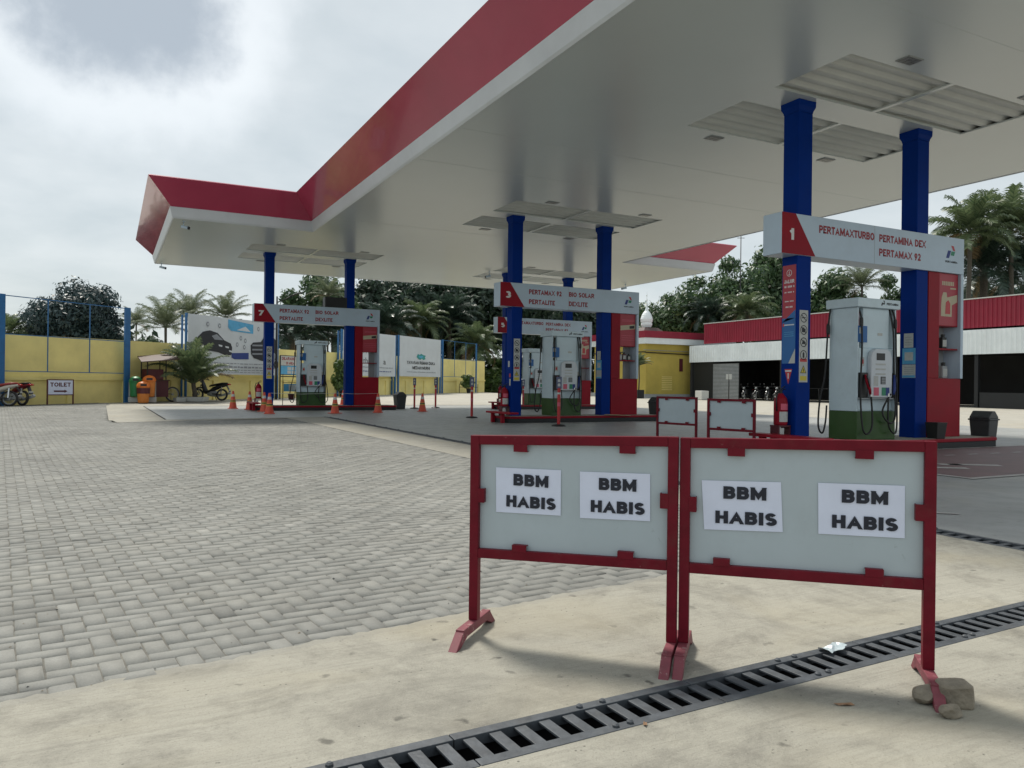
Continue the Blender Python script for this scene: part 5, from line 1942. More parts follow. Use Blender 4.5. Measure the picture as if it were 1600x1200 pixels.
billboard(13.98, 19.37, 'white billboard with black lettering, partly hidden by the sign 7 rack', art_two)
billboard(19.72, 25.0, 'white billboard with teal emblem and two lines of lettering', art_three)
billboard(25.3, 30.45, 'empty blue billboard frame at the right end of the yellow wall', empty_=True, dbl=False)

# info board by the wall
root = empty('notice_board', (8.84, 46.53, .10), 'white and blue notice board with red heading on thin legs', 'sign', None, R(39))
b = MB()
for x in (.05, 1.75):
    b.box(x - .03, x + .03, .0, .06, 0, 2.55, M_BLACK)
b.box(.08, 1.72, .01, .05, 1.30, 1.36, M_BLACK)
b.build('frame', root)
b = MB()
b.box(0, 1.85, -.03, -.002, 1.42, 2.58, M_BLACK)
b.box(.04, 1.81, -.034, -.03, 1.98, 2.54, M_LABEL)
b.box(.04, 1.81, -.034, -.03, 1.46, 1.96, M_SKYBLUE)
for i in range(3):
    for j in range(2):
        b.box(.62 + i * .38, .94 + i * .38, -.036, -.034, 1.50 + j * .22, 1.68 + j * .22, M_LABEL)
put_text(b, 'DILARANG', .12, 1.3, 2.30, 2.48, -.036, M_LETTER, bold=.22)
put_text(b, 'DI AREA', .5, 1.2, 2.04, 2.20, -.036, M_LETTER, bold=.22)
b.build('board', root)

# toilet sign
root = empty('toilet_sign', (-2.37, 39.12, 0), 'white TOILET sign with arrow in a dark red frame on legs', 'sign', None, R(36))
b = MB()
for x in (0, 1.17):
    b.box(x - .025, x + .025, -.02, .02, 0, 1.12, M_MAROON)
b.box(0.025, 1.145, -.02, .02, 1.08, 1.12, M_MAROON)
b.box(0.025, 1.145, -.02, .02, .42, .46, M_MAROON)
b.build('frame', root)
b = MB()
b.box(.025, 1.145, -.012, .0, .46, 1.08, M_PAPER)
p = b.build('panel', root)
b = MB()
put_text(b, 'TOILET', .12, 1.05, .80, .98, -.0135, M_MAROON, bold=.22)
b.build('lettering', p)
b = MB()
plate(b, [(.28, .565), (.76, .565), (.76, .53), (.90, .60), (.76, .67), (.76, .635), (.28, .635)], -.0125, .002, M_MAROON)
b.build('arrow', p)

# ------------------------------------------------------------------ left side: bins, cart, palm, bikes
def drum_bin(loc, label, bodym, lidm, kind, s=1.0):
    z = hump(loc[0], loc[1])
    root = empty('litter_bin', (loc[0], loc[1], z), label, 'trash bin', 'coloured litter bins by the wall')
    if kind == 'hung':
        b = MB()
        b.box(-.32, .32, -.06, .06, .02, .26, M_LABEL)
        b.box(-.30, -.24, .0, .05, .26, 1.0, M_GREY)
        b.box(.24, .30, .0, .05, .26, 1.0, M_GREY)
        b.build('stand', root, .01)
        z0 = .28
    else:
        z0 = .003
    b = MB()
    b.lathe([(.20, z0), (.235, z0 + .05), (.28, z0 + .72), (.27, z0 + .74)], (0, -.04, 0), bodym, 20)
    b.build('body', root)
    b = MB()
    b.lathe([(.30, z0 + .74), (.30, z0 + .80), (.24, z0 + .93), (.12, z0 + 1.0), (0.001, z0 + 1.02)], (0, -.04, 0), lidm, 20)
    b.box(-.13, .13, -.345, -.22, z0 + .79, z0 + .89, M_BLACK)
    b.build('lid', root)
    if kind == 'brown':
        b = MB()
        b.lathe([(.283, z0 + .44), (.292, z0 + .70)], (0, -.04, 0), M_MAROON, 20)
        b.build('band', root)
    root.scale = (s, s, s)
drum_bin((1.13, 41.64), 'green litter bin with lid, hung on a stand beside the blue post', M_BINGREEN, M_BINGREEN, 'hung', .98)
drum_bin((1.45, 41.05), 'orange litter bin with dark band, in front of the other bins', M_ORANGE, M_LIDORANGE, 'brown', 1.02)
drum_bin((1.72, 41.45), 'yellow orange litter bin on a low stand, nearest the cart', M_ORANGE, M_LIDORANGE, 'hung', 1.02)

def wheel(b, c, r, w_, tm, rm, axis='Y', spokes=10):
    t = w_ / 2
    b.lathe([(r - .07, -t * .7), (r - .03, -t), (r, -t * .6), (r + .004, 0), (r, t * .6), (r - .03, t), (r - .07, t * .7), (r - .07, -t * .7)], c, tm, 24, axis=axis, caps=False)
def bike_wheel_parts(root, c, r, w_=.09, rim_r=None, spokes=12):
    b = MB()
    wheel(b, c, r, w_, M_RUBBER, M_CHROME)
    tw = b.build('tyre', root)
    b = MB()
    rr_ = r - .07
    b.lathe([(rr_, -.02), (rr_ - .02, -.015), (rr_ - .02, .015), (rr_, .02), (rr_, -.02)], c, M_GREY, 24, axis='Y', caps=False)
    b.lathe([(.045, -.05), (.045, .05)], c, M_GREY, 12, axis='Y')
    for k in range(spokes):
        a = 2 * math.pi * k / spokes
        d = Vector((math.cos(a), 0, math.sin(a)))
        b.tube([Vector(c) + d * .04, Vector(c) + d * (rr_ - .02)], .0045, M_GREY, 4)
    b.build('rim', tw)

def cart():
    p = Vector((2.0, 42.35, 0)); p.z = hump(p.x, p.y)
    root = empty('food_cart', p, 'maroon street food cart with slanted brown roof and spoked wheel', 'cart', None, R(25))
    b = MB()
    b.box(-.55, .55, -.32, .32, .25, 1.05, M_MAROON)
    b.box(-.60, .60, -.36, .36, 1.05, 1.10, M_ROOFBROWN)
    b.build('box', root, .01)
    b = MB()
    b.box(-.50, .30, -.28, .28, 1.101, 1.62, M_MAROON)
    b.build('cabinet', root, .01)
    b = MB()
    for x, y, h in ((-.52, -.30, 2.02), (.42, -.30, 2.1), (-.52, .30, 2.12), (.42, .30, 2.2)):
        b.box(x - .02, x + .02, y - .02, y + .02, 1.10, h, M_BLACK)
    b.build('roof_posts', root)
    b = MB()
    b.add([(-1.05, -.75, 1.92), (.95, -.75, 2.12), (1.25, .65, 2.42), (-.55, .65, 2.22), (-1.05, -.75, 1.96), (.95, -.75, 2.16), (1.25, .65, 2.46), (-.55, .65, 2.26)],
          [(3, 2, 1, 0), (4, 5, 6, 7), (0, 1, 5, 4), (1, 2, 6, 5), (2, 3, 7, 6), (3, 0, 4, 7)], M_ROOFBROWN)
    b.build('roof', root)
    bike_wheel_parts(root, (.82, -.20, .38), .38, .05, spokes=14)
    b = MB()
    b.bar((.5, -.2, .42), (.82, -.16, .38), .03, .03, M_BLACK)
    b.bar((-.5, -.2, .25), (-.5, -.2, .0), .04, .04, M_BLACK)
    b.bar((-.5, .2, .25), (-.5, .2, .0), .04, .04, M_BLACK)
    b.build('axle', root)
cart()

# ------------------------------------------------------------------ motorcycles
def motorcycle(name, loc, rz, label, bodym, seatm, tailm, group, lean=0.0, metal=None, lightm=None):
    metal = metal or M_GREY
    root = empty(name, loc, label, 'motorcycle', group, rz)
    # +X is the front; wheelbase 1.24
    bike_wheel_parts(root, (-.60, 0, .29), .29, .10)
    bike_wheel_parts(root, (.64, 0, .29), .29, .085)
    b = MB()   # tail and leg shield body
    b.ell([(-.95, 0, .79, .03, .02), (-.80, 0, .77, .10, .06), (-.5, 0, .70, .13, .10), (-.15, 0, .56, .13, .11), (.05, 0, .42, .12, .10), (.22, 0, .40, .11, .08)], bodym)
    b.ell([(.18, 0, .42, .13, .09), (.28, 0, .52, .19, .20), (.36, 0, .68, .19, .22), (.42, 0, .86, .12, .14), (.45, 0, .98, .08, .06)], bodym)
    b.build('fairing', root)
    b = MB()
    b.ell([(-.84, 0, .86, .09, .03), (-.6, 0, .835, .13, .055), (-.3, 0, .78, .135, .055), (-.02, 0, .73, .10, .05), (.06, 0, .70, .06, .04)], seatm)
    b.build('seat', root)
    b = MB()
    b.ell([(-.90, 0, .80, .11, .035), (-.985, 0, .80, .10, .035), (-1.0, 0, .80, .05, .02)], tailm)
    b.build('tail_light', root)
    b = MB()
    b.bar((-.82, 0, .74), (-1.0, 0, .45), .15, .02, M_BLACK)
    b.ell([(-.98, 0, .43, .10, .004), (-.99, 0, .55, .10, .004)], M_LABEL, 4)
    b.build('rear_mudguard', root)
    b = MB()
    b.ell([(-.30, .0, .36, .12, .12), (-.05, 0, .34, .14, .14), (.12, 0, .33, .10, .09)], metal)
    b.build('engine', root)
    b = MB()
    b.tube([(.1, -.13, .25), (-.2, -.15, .22), (-.5, -.17, .27), (-.95, -.18, .40)], [.02, .03, .055, .06], metal, 10)
    b.build('exhaust', root)
    b = MB()
    b.ell([(.37, 0, .60, .05, .02), (.50, 0, .64, .07, .03), (.66, 0, .62, .07, .03), (.82, 0, .55, .06, .02), (.93, 0, .44, .04, .02)], bodym)
    b.build('front_mudguard', root)
    b = MB()
    for s in (-1, 1):
        b.tube([(.64, s * .07, .29), (.47, s * .07, .78)], .022, M_CHROME, 8)
    b.tube([(.47, 0, .70), (.40, 0, 1.0)], .03, M_BLACK, 8)
    b.build('fork', root)
    b = MB()
    b.tube([(.30, -.34, 1.03), (.36, -.2, 1.05), (.41, 0, 1.02), (.36, .2, 1.05), (.30, .34, 1.03)], .016, M_BLACK, 8)
    for s in (-1, 1):
        b.tube([(.30, s * .34, 1.03), (.33, s * .24, 1.045)], .024, M_RUBBER, 8)
    b.build('handlebar', root)
    for s in (-1, 1):
        b = MB()
        b.tube([(.35, s * .22, 1.05), (.36, s * .27, 1.2)], .007, M_BLACK, 6)
        b.ell([(.345, s * .29, 1.24, .06, .04), (.37, s * .29, 1.24, .065, .045), (.385, s * .29, 1.24, .04, .03)], M_BLACK, 10)
        b.build('mirror', root)
    b = MB()
    b.ell([(.44, 0, .95, .10, .07), (.53, 0, .93, .085, .06), (.55, 0, .93, .06, .04)], lightm or M_LABEL)
    b.build('headlight', root)
    b = MB()
    b.bar((-.15, -.1, .3), (-.22, -.24, .02), .02, .02, M_BLACK)
    b.bar((-.6, -.09, .29), (-.15, -.11, .32), .05, .05, M_BLACK)
    b.bar((-.6, .09, .29), (-.15, .11, .32), .05, .05, M_BLACK)
    b.bar((-.6, .12, .30), (-.62, .12, .66), .045, .045, M_CHROME)
    b.build('swing_arm', root)
    root.rotation_euler = (R(lean), 0, rz)
    root.scale = (1.1, 1.1, 1.1)
    return root
def cl(X, Z): 
    p = at(X, Z); p.z = hump(p.x, p.y); return p
# heading of the parked bikes: facing left as seen from the roadside, a little away
FACE_L = R(180 - 27.4)
motorcycle('motorcycle', cl(-21.15, 31.6), FACE_L + .18, 'white motorcycle with red seat parked nearest at the far left', M_SCOOTWHITE, M_SEATRED, M_TAIL, 'motorcycles by the wall', 6)
motorcycle('motorcycle', cl(-21.0, 32.6), FACE_L - .35, 'dark red motorcycle parked behind the white one', M_SCOOTRED, M_BLACK, M_TAIL, 'motorcycles by the wall', 6)
motorcycle('motorcycle', cl(-16.1, 41.5), R(145), 'dark motorcycle parked behind the small palm under the car billboard', M_DARK, M_BLACK, M_TAIL, 'motorcycles by the wall', 5)

# ------------------------------------------------------------------ vegetation
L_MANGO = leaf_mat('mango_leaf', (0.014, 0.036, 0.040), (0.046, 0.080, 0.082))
L_BROAD = leaf_mat('broad_leaf', (0.024, 0.062, 0.026), (0.115, 0.185, 0.075))
L_DARKB = leaf_mat('dark_leaf', (0.012, 0.030, 0.020), (0.055, 0.092, 0.055))
L_PALM = leaf_mat('hazed_palm_leaf', (0.056, 0.094, 0.044), (0.169, 0.213, 0.106), 0.4, 0.3)  # leaf colour lightened and greyed to stand in for distance haze
L_PALMD = leaf_mat('dark_palm_leaf', (0.012, 0.030, 0.022), (0.075, 0.115, 0.085), 0.35, 0.2)
L_BUSH = leaf_mat('bush_leaf', (0.03, 0.075, 0.015), (0.10, 0.16, 0.035))
L_DRY = leaf_mat('dry_frond', (0.12, 0.085, 0.04), (0.26, 0.19, 0.10))

def crown_mesh(name, lm, seed, rx, rz, nblob, nleaf, ls, droop=0.2, hole=0.0):
    """leaf clumps spread over many uneven lobes; unit centre at the crown's middle"""
    rnd = np.random.RandomState(seed)
    cs = []; rs = []
    for k in range(nblob):
        d = rnd.normal(0, 1, 3); d /= np.linalg.norm(d)
        t = rnd.uniform(0, 1) ** .45 * .80
        cs.append(d * t * np.array([rx, rx, rz]) + np.array([0, 0, rnd.uniform(-.1, .1) * rz]))
        rs.append(rnd.uniform(.20, .40) * rx)
    cs = np.array(cs); rs = np.array(rs)
    V = []; 
    per = nleaf // nblob
    P = []; Nn = []
    for k in range(nblob):
        d = rnd.normal(0, 1, (per, 3)); d /= np.linalg.norm(d, axis=1)[:, None]
        rad = rs[k] * rnd.uniform(.55, 1.08, (per, 1)) ** .6
        P.append(cs[k] + d * rad * np.array([1, 1, .78]) + np.clip(rnd.normal(0, .04 * rx, (per, 3)), -.07 * rx, .07 * rx)); Nn.append(d + rnd.normal(0, .45, (per, 3)))
    P = np.concatenate(P); Nn = np.concatenate(Nn)
    Nn[:, 2] += .25
    Nn /= np.linalg.norm(Nn, axis=1)[:, None]
    n = len(P)
    ref = rnd.normal(0, 1, (n, 3)); ref[:, 2] -= droop * 2
    A = ref - Nn * np.sum(ref * Nn, 1)[:, None]; A /= np.linalg.norm(A, axis=1)[:, None]
    B = np.cross(Nn, A)
    sz = ls * rnd.uniform(.55, 1.4, (n, 1))
    Q = np.zeros((n, 4, 3))
    Q[:, 0] = P - A * sz; Q[:, 1] = P + B * sz * .42 + Nn * sz * .1; Q[:, 2] = P + A * sz; Q[:, 3] = P - B * sz * .42 + Nn * sz * .1
    me = bpy.data.meshes.new(name)
    me.vertices.add(n * 4); me.vertices.foreach_set('co', Q.reshape(-1))
    me.loops.add(n * 4); me.loops.foreach_set('vertex_index', np.arange(n * 4, dtype=np.int32))
    me.polygons.add(n); me.polygons.foreach_set('loop_start', (np.arange(n) * 4).astype(np.int32)); me.polygons.foreach_set('loop_total', np.full(n, 4, np.int32))
    me.update(calc_edges=True)
    me.materials.append(lm)
    return me, cs, rs
def trunk_mb(h, r, limbs, seed, m=M_BARK):
    rnd = random.Random(seed)
    b = MB()
    pts = [(0, 0, -.2), (r * .3, 0, h * .3), (-r * .2, r * .4, h * .65), (0, 0, h)]
    b.tube(pts, [r * 1.3, r, r * .85, r * .6], m, 9)
    for c in limbs:
        p0 = Vector((0, 0, h * rnd.uniform(.7, 1.0)))
        p2 = Vector(c)
        p1 = (p0 + p2) / 2 + Vector((rnd.uniform(-.3, .3), rnd.uniform(-.3, .3), rnd.uniform(-.1, .5)))
        b.tube([p0, p1, p2], [r * .5, r * .3, r * .1], m, 6)
    return b
class TreeKind:
    def __init__(self, name, lm, seed, rx, rz, nblob, nleaf, ls, th, tr, droop=.2):
        self.me, self.cs, self.rs = crown_mesh(name + '_crown', lm, seed, rx, rz, nblob, nleaf, ls, droop)
        self.rz = rz; self.th = th
        limbs = [tuple(c + np.array([0, 0, th + rz * .75])) for c in self.cs[::max(1, nblob // 9)]]
        tmp = trunk_mb(th + rz * .2, tr, limbs, seed).build('trunk')
        self.tme = tmp.data
        bpy.data.objects.remove(tmp)
        self.H = th + rz * 1.75
    def place(self, name, X, Z, top, label, group, rz=0.0, wide=1.0, base=0.0):
        p = at(X, Z, base)
        root = empty(name, p, label, 'tree', group, rz)
        s = (top - base) / self.H
        root.scale = (s * wide, s * wide, s)
        c = bpy.data.objects.new('crown', self.me); COL.objects.link(c); c.parent = root
        c.location = (0, 0, self.th + self.rz * .75)
        t = bpy.data.objects.new('trunk', self.tme); COL.objects.link(t); t.parent = root
        return root
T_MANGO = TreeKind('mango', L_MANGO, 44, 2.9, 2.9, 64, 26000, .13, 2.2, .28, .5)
T_BROAD = TreeKind('broad', L_BROAD, 7, 3.6, 4.2, 44, 13000, .21, 3.5, .26)
T_BROAD2 = TreeKind('broad_loose', L_BROAD, 17, 3.4, 3.8, 30, 8000, .22, 4.0, .22)
T_DARK = TreeKind('dark', L_DARKB, 23, 3.8, 4.0, 46, 13000, .22, 3.0, .28)
T_SMALLB = TreeKind('bush', L_BUSH, 31, 1.0, .9, 18, 2600, .10, .15, .05)

def frond(b, lm, L, up, out_, droop, rnd, nl=34, lw=.045, ll=.6, stiff=.25, twist=0.0):
    """one pinnate palm leaf from the origin along +X, arching"""
    pts = []
    n = 12
    ang = up
    p = Vector((0, 0, 0))
    for k in range(n + 1):
        pts.append(p.copy())
        p = p + Vector((math.cos(ang), 0, math.sin(ang))) * (L / n)
        ang -= droop * (k + 1) / n * 2.0 / n * 1.0
    b.tube(pts, [.03 * (1 - .85 * k / n) + .004 for k in range(n + 1)], lm, 4, False)
    for k in range(nl):
        t = .14 + .86 * k / nl
        f = t * n
        i = min(n - 1, int(f)); q = pts[i].lerp(pts[i + 1], f - i)
        d = (pts[i + 1] - pts[i]).normalized()
        nn = Vector((-d.z, 0, d.x))
        l_ = ll * (.45 + .75 * math.sin(math.pi * min(1, .15 + t * .85)) ** .8) * rnd.uniform(.8, 1.1)
        for s in (-1, 1):
            side = Vector((0, s, 0))
            dirv = (d * (.55 + .5 * t) + side * 1.0 + nn * (stiff + rnd.uniform(-.2, .2))).normalized()
            tip = q + dirv * l_ * .55
            tip2 = tip + (dirv + Vector((0, 0, -.75 - rnd.uniform(0, .4)))).normalized() * l_ * .45
            wv_ = d * lw * .5
            b.add([q - wv_, q + wv_, tip + wv_ * .9, tip - wv_ * .9], [(0, 1, 2, 3)], lm)
            b.add([tip - wv_ * .9, tip + wv_ * .9, tip2], [(0, 1, 2)], lm)
class PalmKind:
    def __init__(self, lm, seed, nf, L, th, tr, up0, up1, droop, nl=30, ll=.6, lw=.05, dry=0, stiff=.2):
        rnd = random.Random(seed)
        b = MB()
        for k in range(nf):
            a = k * 2.39996 + rnd.uniform(-.2, .2)
            t = k / max(1, nf - 1)
            up = up0 + (up1 - up0) * t + rnd.uniform(-.1, .1)
            b.M = Matrix.Rotation(a, 4, 'Z') @ Matrix.Translation((tr * .6, 0, 0))
            frond(b, lm if k >= dry else L_DRY, L * rnd.uniform(.85, 1.1), up, 0, droop * rnd.uniform(.8, 1.2), rnd, nl, lw, ll, stiff)
        b.M = Matrix.Identity(4)
        o = b.build('crown'); self.me = o.data; bpy.data.objects.remove(o)
        b = MB()
        bend = rnd.uniform(-.3, .3)
        b.tube([(-bend, 0, -th - .3), (-bend * .6, bend * .3, -th * .6), (-bend * .15, 0, -th * .2), (0, 0, .12)], [tr * 1.35, tr, tr * .9, tr * .95], M_PALMBARK, 9)
        o = b.build('trunk'); self.tme = o.data; bpy.data.objects.remove(o)
        self.th = th
    def place(self, name, X, Z, zc, label, group, rz=0.0, s=1.0, world=None, base=0.0):
        p = world if world is not None else at(X, Z, base)
        root = empty(name, (p[0], p[1], base), label, 'palm tree', group, rz)
        c = bpy.data.objects.new('crown', self.me); COL.objects.link(c); c.parent = root
        c.location = (0, 0, zc - base); c.scale = (s, s, s)
        t = bpy.data.objects.new('trunk', self.tme); COL.objects.link(t); t.parent = root
        t.location = (0, 0, zc - base); t.scale = (s, s, (zc - base) / self.th)
        return root
P_COCO = PalmKind(L_PALM, 2, 30, 3.3, 6.0, .16, -.35, 1.45, 1.15, 40, .95, .085, 2)
L_HAZEPALE = leaf_mat('haze_paled_palm_leaf', (0.075, 0.105, 0.06), (0.19, 0.22, 0.13), 0.45, 0.35)  # haze over the far feathery palms is mixed into this leaf colour
P_FEATH = PalmKind(L_HAZEPALE, 41, 24, 3.3, 6.0, .13, .05, 1.45, .95, 40, .75, .055, 1)
P_OIL = PalmKind(L_PALMD, 9, 34, 4.4, 5.0, .3, -.3, 1.4, 1.35, 46, 1.0, .09, 1)
P_OIL2 = PalmKind(L_PALM, 19, 30, 4.0, 5.0, .28, -.4, 1.4, 1.5, 44, .95, .085, 2)
P_YOUNG = PalmKind(L_PALM, 29, 30, 2.5, .5, .13, .45, 1.53, 1.0, 40, .5, .06, 1, .3)

# left of the station
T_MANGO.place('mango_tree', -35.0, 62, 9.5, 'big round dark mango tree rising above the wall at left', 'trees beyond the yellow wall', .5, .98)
def hX(px, Z): return (px - 800) / 1215.0 * Z
def hz(px, py, Z): return EYE + (600 + .01157 * (px - 800) - py) / 1215.0 * Z
P_OIL2.place('palm_tree', hX(12, 60), 60, hz(12, 520, 60), 'small palm at the left edge of the view behind the wall', 'palms beyond the yellow wall', .3, .55)
T_DARK.place('leafy_tree', hX(62, 66), 66, hz(60, 492, 66), 'low dark tree at the left foot of the mango tree', 'trees beyond the yellow wall', 1.0, 1.1)
T_DARK.place('leafy_tree', hX(178, 66), 66, hz(178, 505, 66), 'low dark tree at the right foot of the mango tree', 'trees beyond the yellow wall', 2.0, 1.1)
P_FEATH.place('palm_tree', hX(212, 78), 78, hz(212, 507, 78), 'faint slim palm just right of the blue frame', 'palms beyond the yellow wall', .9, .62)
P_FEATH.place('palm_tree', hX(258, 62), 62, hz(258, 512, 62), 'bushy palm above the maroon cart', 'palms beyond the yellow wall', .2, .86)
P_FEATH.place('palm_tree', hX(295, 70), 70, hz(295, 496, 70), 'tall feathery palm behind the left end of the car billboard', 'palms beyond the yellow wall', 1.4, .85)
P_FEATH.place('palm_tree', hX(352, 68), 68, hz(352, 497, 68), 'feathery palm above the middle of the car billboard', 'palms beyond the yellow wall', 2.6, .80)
T_BROAD2.place('leafy_tree', hX(235, 60), 60, hz(235, 522, 60), 'low green thicket tree behind the wall by the cart', 'trees beyond the yellow wall', .8, 1.3)
T_BROAD2.place('leafy_tree', hX(395, 72), 72, hz(395, 508, 72), 'low tree left of the sign 7 column', 'trees beyond the yellow wall', 1.9, .8)
# middle: dense growth behind the wall
T_BROAD2.place('leafy_tree', hX(495, 74), 74, hz(490, 412, 74), 'tall loose tree seen between the sign 7 columns', 'trees beyond the yellow wall', .4, .9)
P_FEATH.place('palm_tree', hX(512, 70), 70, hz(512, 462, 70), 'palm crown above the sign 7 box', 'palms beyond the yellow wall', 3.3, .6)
P_OIL.place('palm_tree', hX(455, 66), 66, hz(455, 528, 66), 'dark oil palm behind the wall under sign 7', 'palms beyond the yellow wall', 1.2, .75)
P_OIL.place('palm_tree', hX(520, 68), 68, hz(520, 525, 68), 'dark oil palm right of the sign 7 pump', 'palms beyond the yellow wall', 2.2, .75)
T_DARK.place('leafy_tree', hX(580, 84), 84, hz(580, 402, 84), 'dense dark tree above the right end of sign 7', 'trees beyond the yellow wall', 1.4, .9)
T_DARK.place('leafy_tree', hX(650, 88), 88, hz(650, 396, 88), 'dense dark tree above the lettered billboards', 'trees beyond the yellow wall', 2.4, .9)
T_DARK.place('leafy_tree', hX(725, 92), 92, hz(725, 398, 92), 'dense dark tree above the empty frame at right', 'trees beyond the yellow wall', .2, .9)
T_DARK.place('leafy_tree', hX(800, 96), 96, hz(800, 400, 96), 'dense dark tree behind the sign 3 column', 'trees beyond the yellow wall', 3.2, .9)
P_OIL.place('palm_tree', hX(605, 76), 76, hz(605, 515, 76), 'dark oil palm above the teal emblem billboard', 'palms beyond the yellow wall', .5, .9)
P_OIL2.place('palm_tree', hX(655, 80), 80, hz(655, 505, 80), 'oil palm with pale fronds behind the billboards', 'palms beyond the yellow wall', 1.7, .9)
P_OIL.place('palm_tree', hX(700, 84), 84, hz(700, 500, 84), 'dark oil palm above the right blue frame', 'palms beyond the yellow wall', 2.9, .9)
P_OIL2.place('palm_tree', hX(745, 80), 80, hz(745, 540, 80), 'low oil palm with arching pale fronds at the wall end', 'palms beyond the yellow wall', 3.6, .85)
T_DARK.place('leafy_tree', hX(620, 96), 96, hz(620, 435, 96), 'dark under storey tree left of the emblem billboard', 'trees beyond the yellow wall', 4.4, 1.2)
T_DARK.place('leafy_tree', hX(700, 99), 99, hz(700, 435, 99), 'dark under storey tree behind the right frame', 'trees beyond the yellow wall', 5.4, 1.2)
T_DARK.place('leafy_tree', hX(840, 105), 105, hz(840, 425, 105), 'dark tree behind sign 5', 'trees behind the station', 1.0, 1.0)
T_DARK.place('leafy_tree', hX(910, 108), 108, hz(910, 440, 108), 'dark tree behind the sign 5 pump', 'trees behind the station', 2.0, 1.0)
T_DARK.place('leafy_tree', hX(965, 108), 108, hz(965, 445, 108), 'dark tree behind the sign 3 rack', 'trees behind the station', 3.0, .9)
for k, (px, py, Z, s, lb) in enumerate(((772, 572, 84, 1.5, 'low bright green bush at the end of the yellow wall'), (790, 588, 78, 1.2, 'rounded bush left of the sign 3 column'),
                                        (760, 590, 80, .9, 'small bush under the oil palm fronds'), (783, 556, 92, 1.8, 'tall bush behind the sign 3 column'))):
    r_ = T_SMALLB.place('bush', hX(px, Z), Z, max(1.0, hz(px, py, Z)), lb, 'bushes at the wall end', k * 1.3, 1.4)
    r_['category'] = 'bush'
# right: behind the yellow building and the shed
T_BROAD.place('leafy_tree', hX(1030, 92), 92, hz(1030, 455, 92), 'mid green tree behind the white dome', 'trees behind the station', 0.6, 1.0)
T_BROAD.place('leafy_tree', hX(1085, 90), 90, hz(1085, 425, 90), 'large mid green tree above the yellow building', 'trees behind the station', 1.8, 1.0)
T_BROAD.place('leafy_tree', hX(1150, 92), 92, hz(1150, 395, 92), 'tallest green tree left of the sign 1 column', 'trees behind the station', 2.8, .9)
T_BROAD2.place('leafy_tree', hX(1212, 96), 96, hz(1212, 368, 96), 'tall loose tree just left of sign 1', 'trees behind the station', .9, .7)
P_OIL2.place('palm_tree', hX(1165, 84), 84, hz(1165, 490, 84), 'oil palm fronds above the red shed roof', 'palms behind the station', .4, .85)
P_OIL.place('palm_tree', hX(1105, 86), 86, hz(1105, 495, 86), 'dark oil palm behind the corner of the red fascia', 'palms behind the station', 2.4, .7)
T_BROAD2.place('leafy_tree', hX(1300, 92), 92, hz(1300, 412, 92), 'loose tree seen under sign 1 right of the column', 'trees behind the station', 3.3, .8)
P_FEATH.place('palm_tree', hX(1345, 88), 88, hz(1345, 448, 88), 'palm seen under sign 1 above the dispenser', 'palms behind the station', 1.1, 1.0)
T_BROAD.place('leafy_tree', hX(1395, 90), 90, hz(1395, 425, 90), 'green tree left of the second sign 1 column', 'trees behind the station', 4.1, .85)
T_DARK.place('leafy_tree', hX(1250, 95), 95, hz(1250, 455, 95), 'dark low tree behind the sign 1 column', 'trees behind the station', 5.1, 1.0)
T_DARK.place('leafy_tree', hX(1345, 96), 96, hz(1345, 452, 96), 'dark low tree behind the sign 1 pump', 'trees behind the station', .1, 1.0)
T_DARK.place('leafy_tree', hX(1460, 88), 88, hz(1460, 440, 88), 'dark tree behind the end of sign 1', 'trees behind the station', 1.1, .8)
P_COCO.place('palm_tree', hX(1513, 66), 66, hz(1513, 364, 66), 'tall coconut palm right of sign 1, left of the pair', 'palms behind the station', .3, 1.22)
P_COCO.place('palm_tree', hX(1576, 68), 68, hz(1576, 356, 68), 'tall coconut palm right of sign 1, right of the pair', 'palms behind the station', 2.0, 1.25)
P_OIL.place('palm_tree', hX(1535, 70), 70, hz(1535, 425, 70), 'big dark palm crown below the tall coconut pair', 'palms behind the station', .9, 1.15)
P_OIL.place('palm_tree', hX(1605, 72), 72, hz(1605, 430, 72), 'big dark palm crown at the right edge', 'palms behind the station', 2.1, 1.2)
T_DARK.place('leafy_tree', hX(1560, 80), 80, hz(1560, 410, 80), 'dark tree filling the gap behind the right palms', 'trees behind the station', 3.1, .9)
T_DARK.place('leafy_tree', hX(1640, 82), 82, hz(1640, 400, 82), 'dark tree beyond the right edge palms', 'trees behind the station', 4.6, .9)

# small palm in its planter by the wall
pp = Vector((3.83, 42.93, 0)); pp.z = hump(pp.x, pp.y)
P_YOUNG.place('palm_tree', 0, 0, .95 + pp.z, 'small bushy palm in a low planter in front of the car billboard', 'palms in the yard', .5, .92, world=pp, base=pp.z + .1)
b = MB()
b.frustum((0, 0), .62, .55, .66, .58, 0, .24, M_LABEL)
b.frustum((0, 0), .56, .48, .56, .48, .20, .245, M_SAND)
tag(b.build('planter', None, .02, (pp.x, pp.y, pp.z), (0, 0, R(-20))), 'low pale concrete planter under the small palm', 'planter')
b = MB()
b.frustum((0, 0), .22, .22, .24, .24, 0, .20, M_LABEL)
tag(b.build('concrete_block', None, .015, (3.15, 42.4, hump(3.1, 42.4)), (0, 0, .3)), 'pale concrete block between the cart and the planter', 'block')
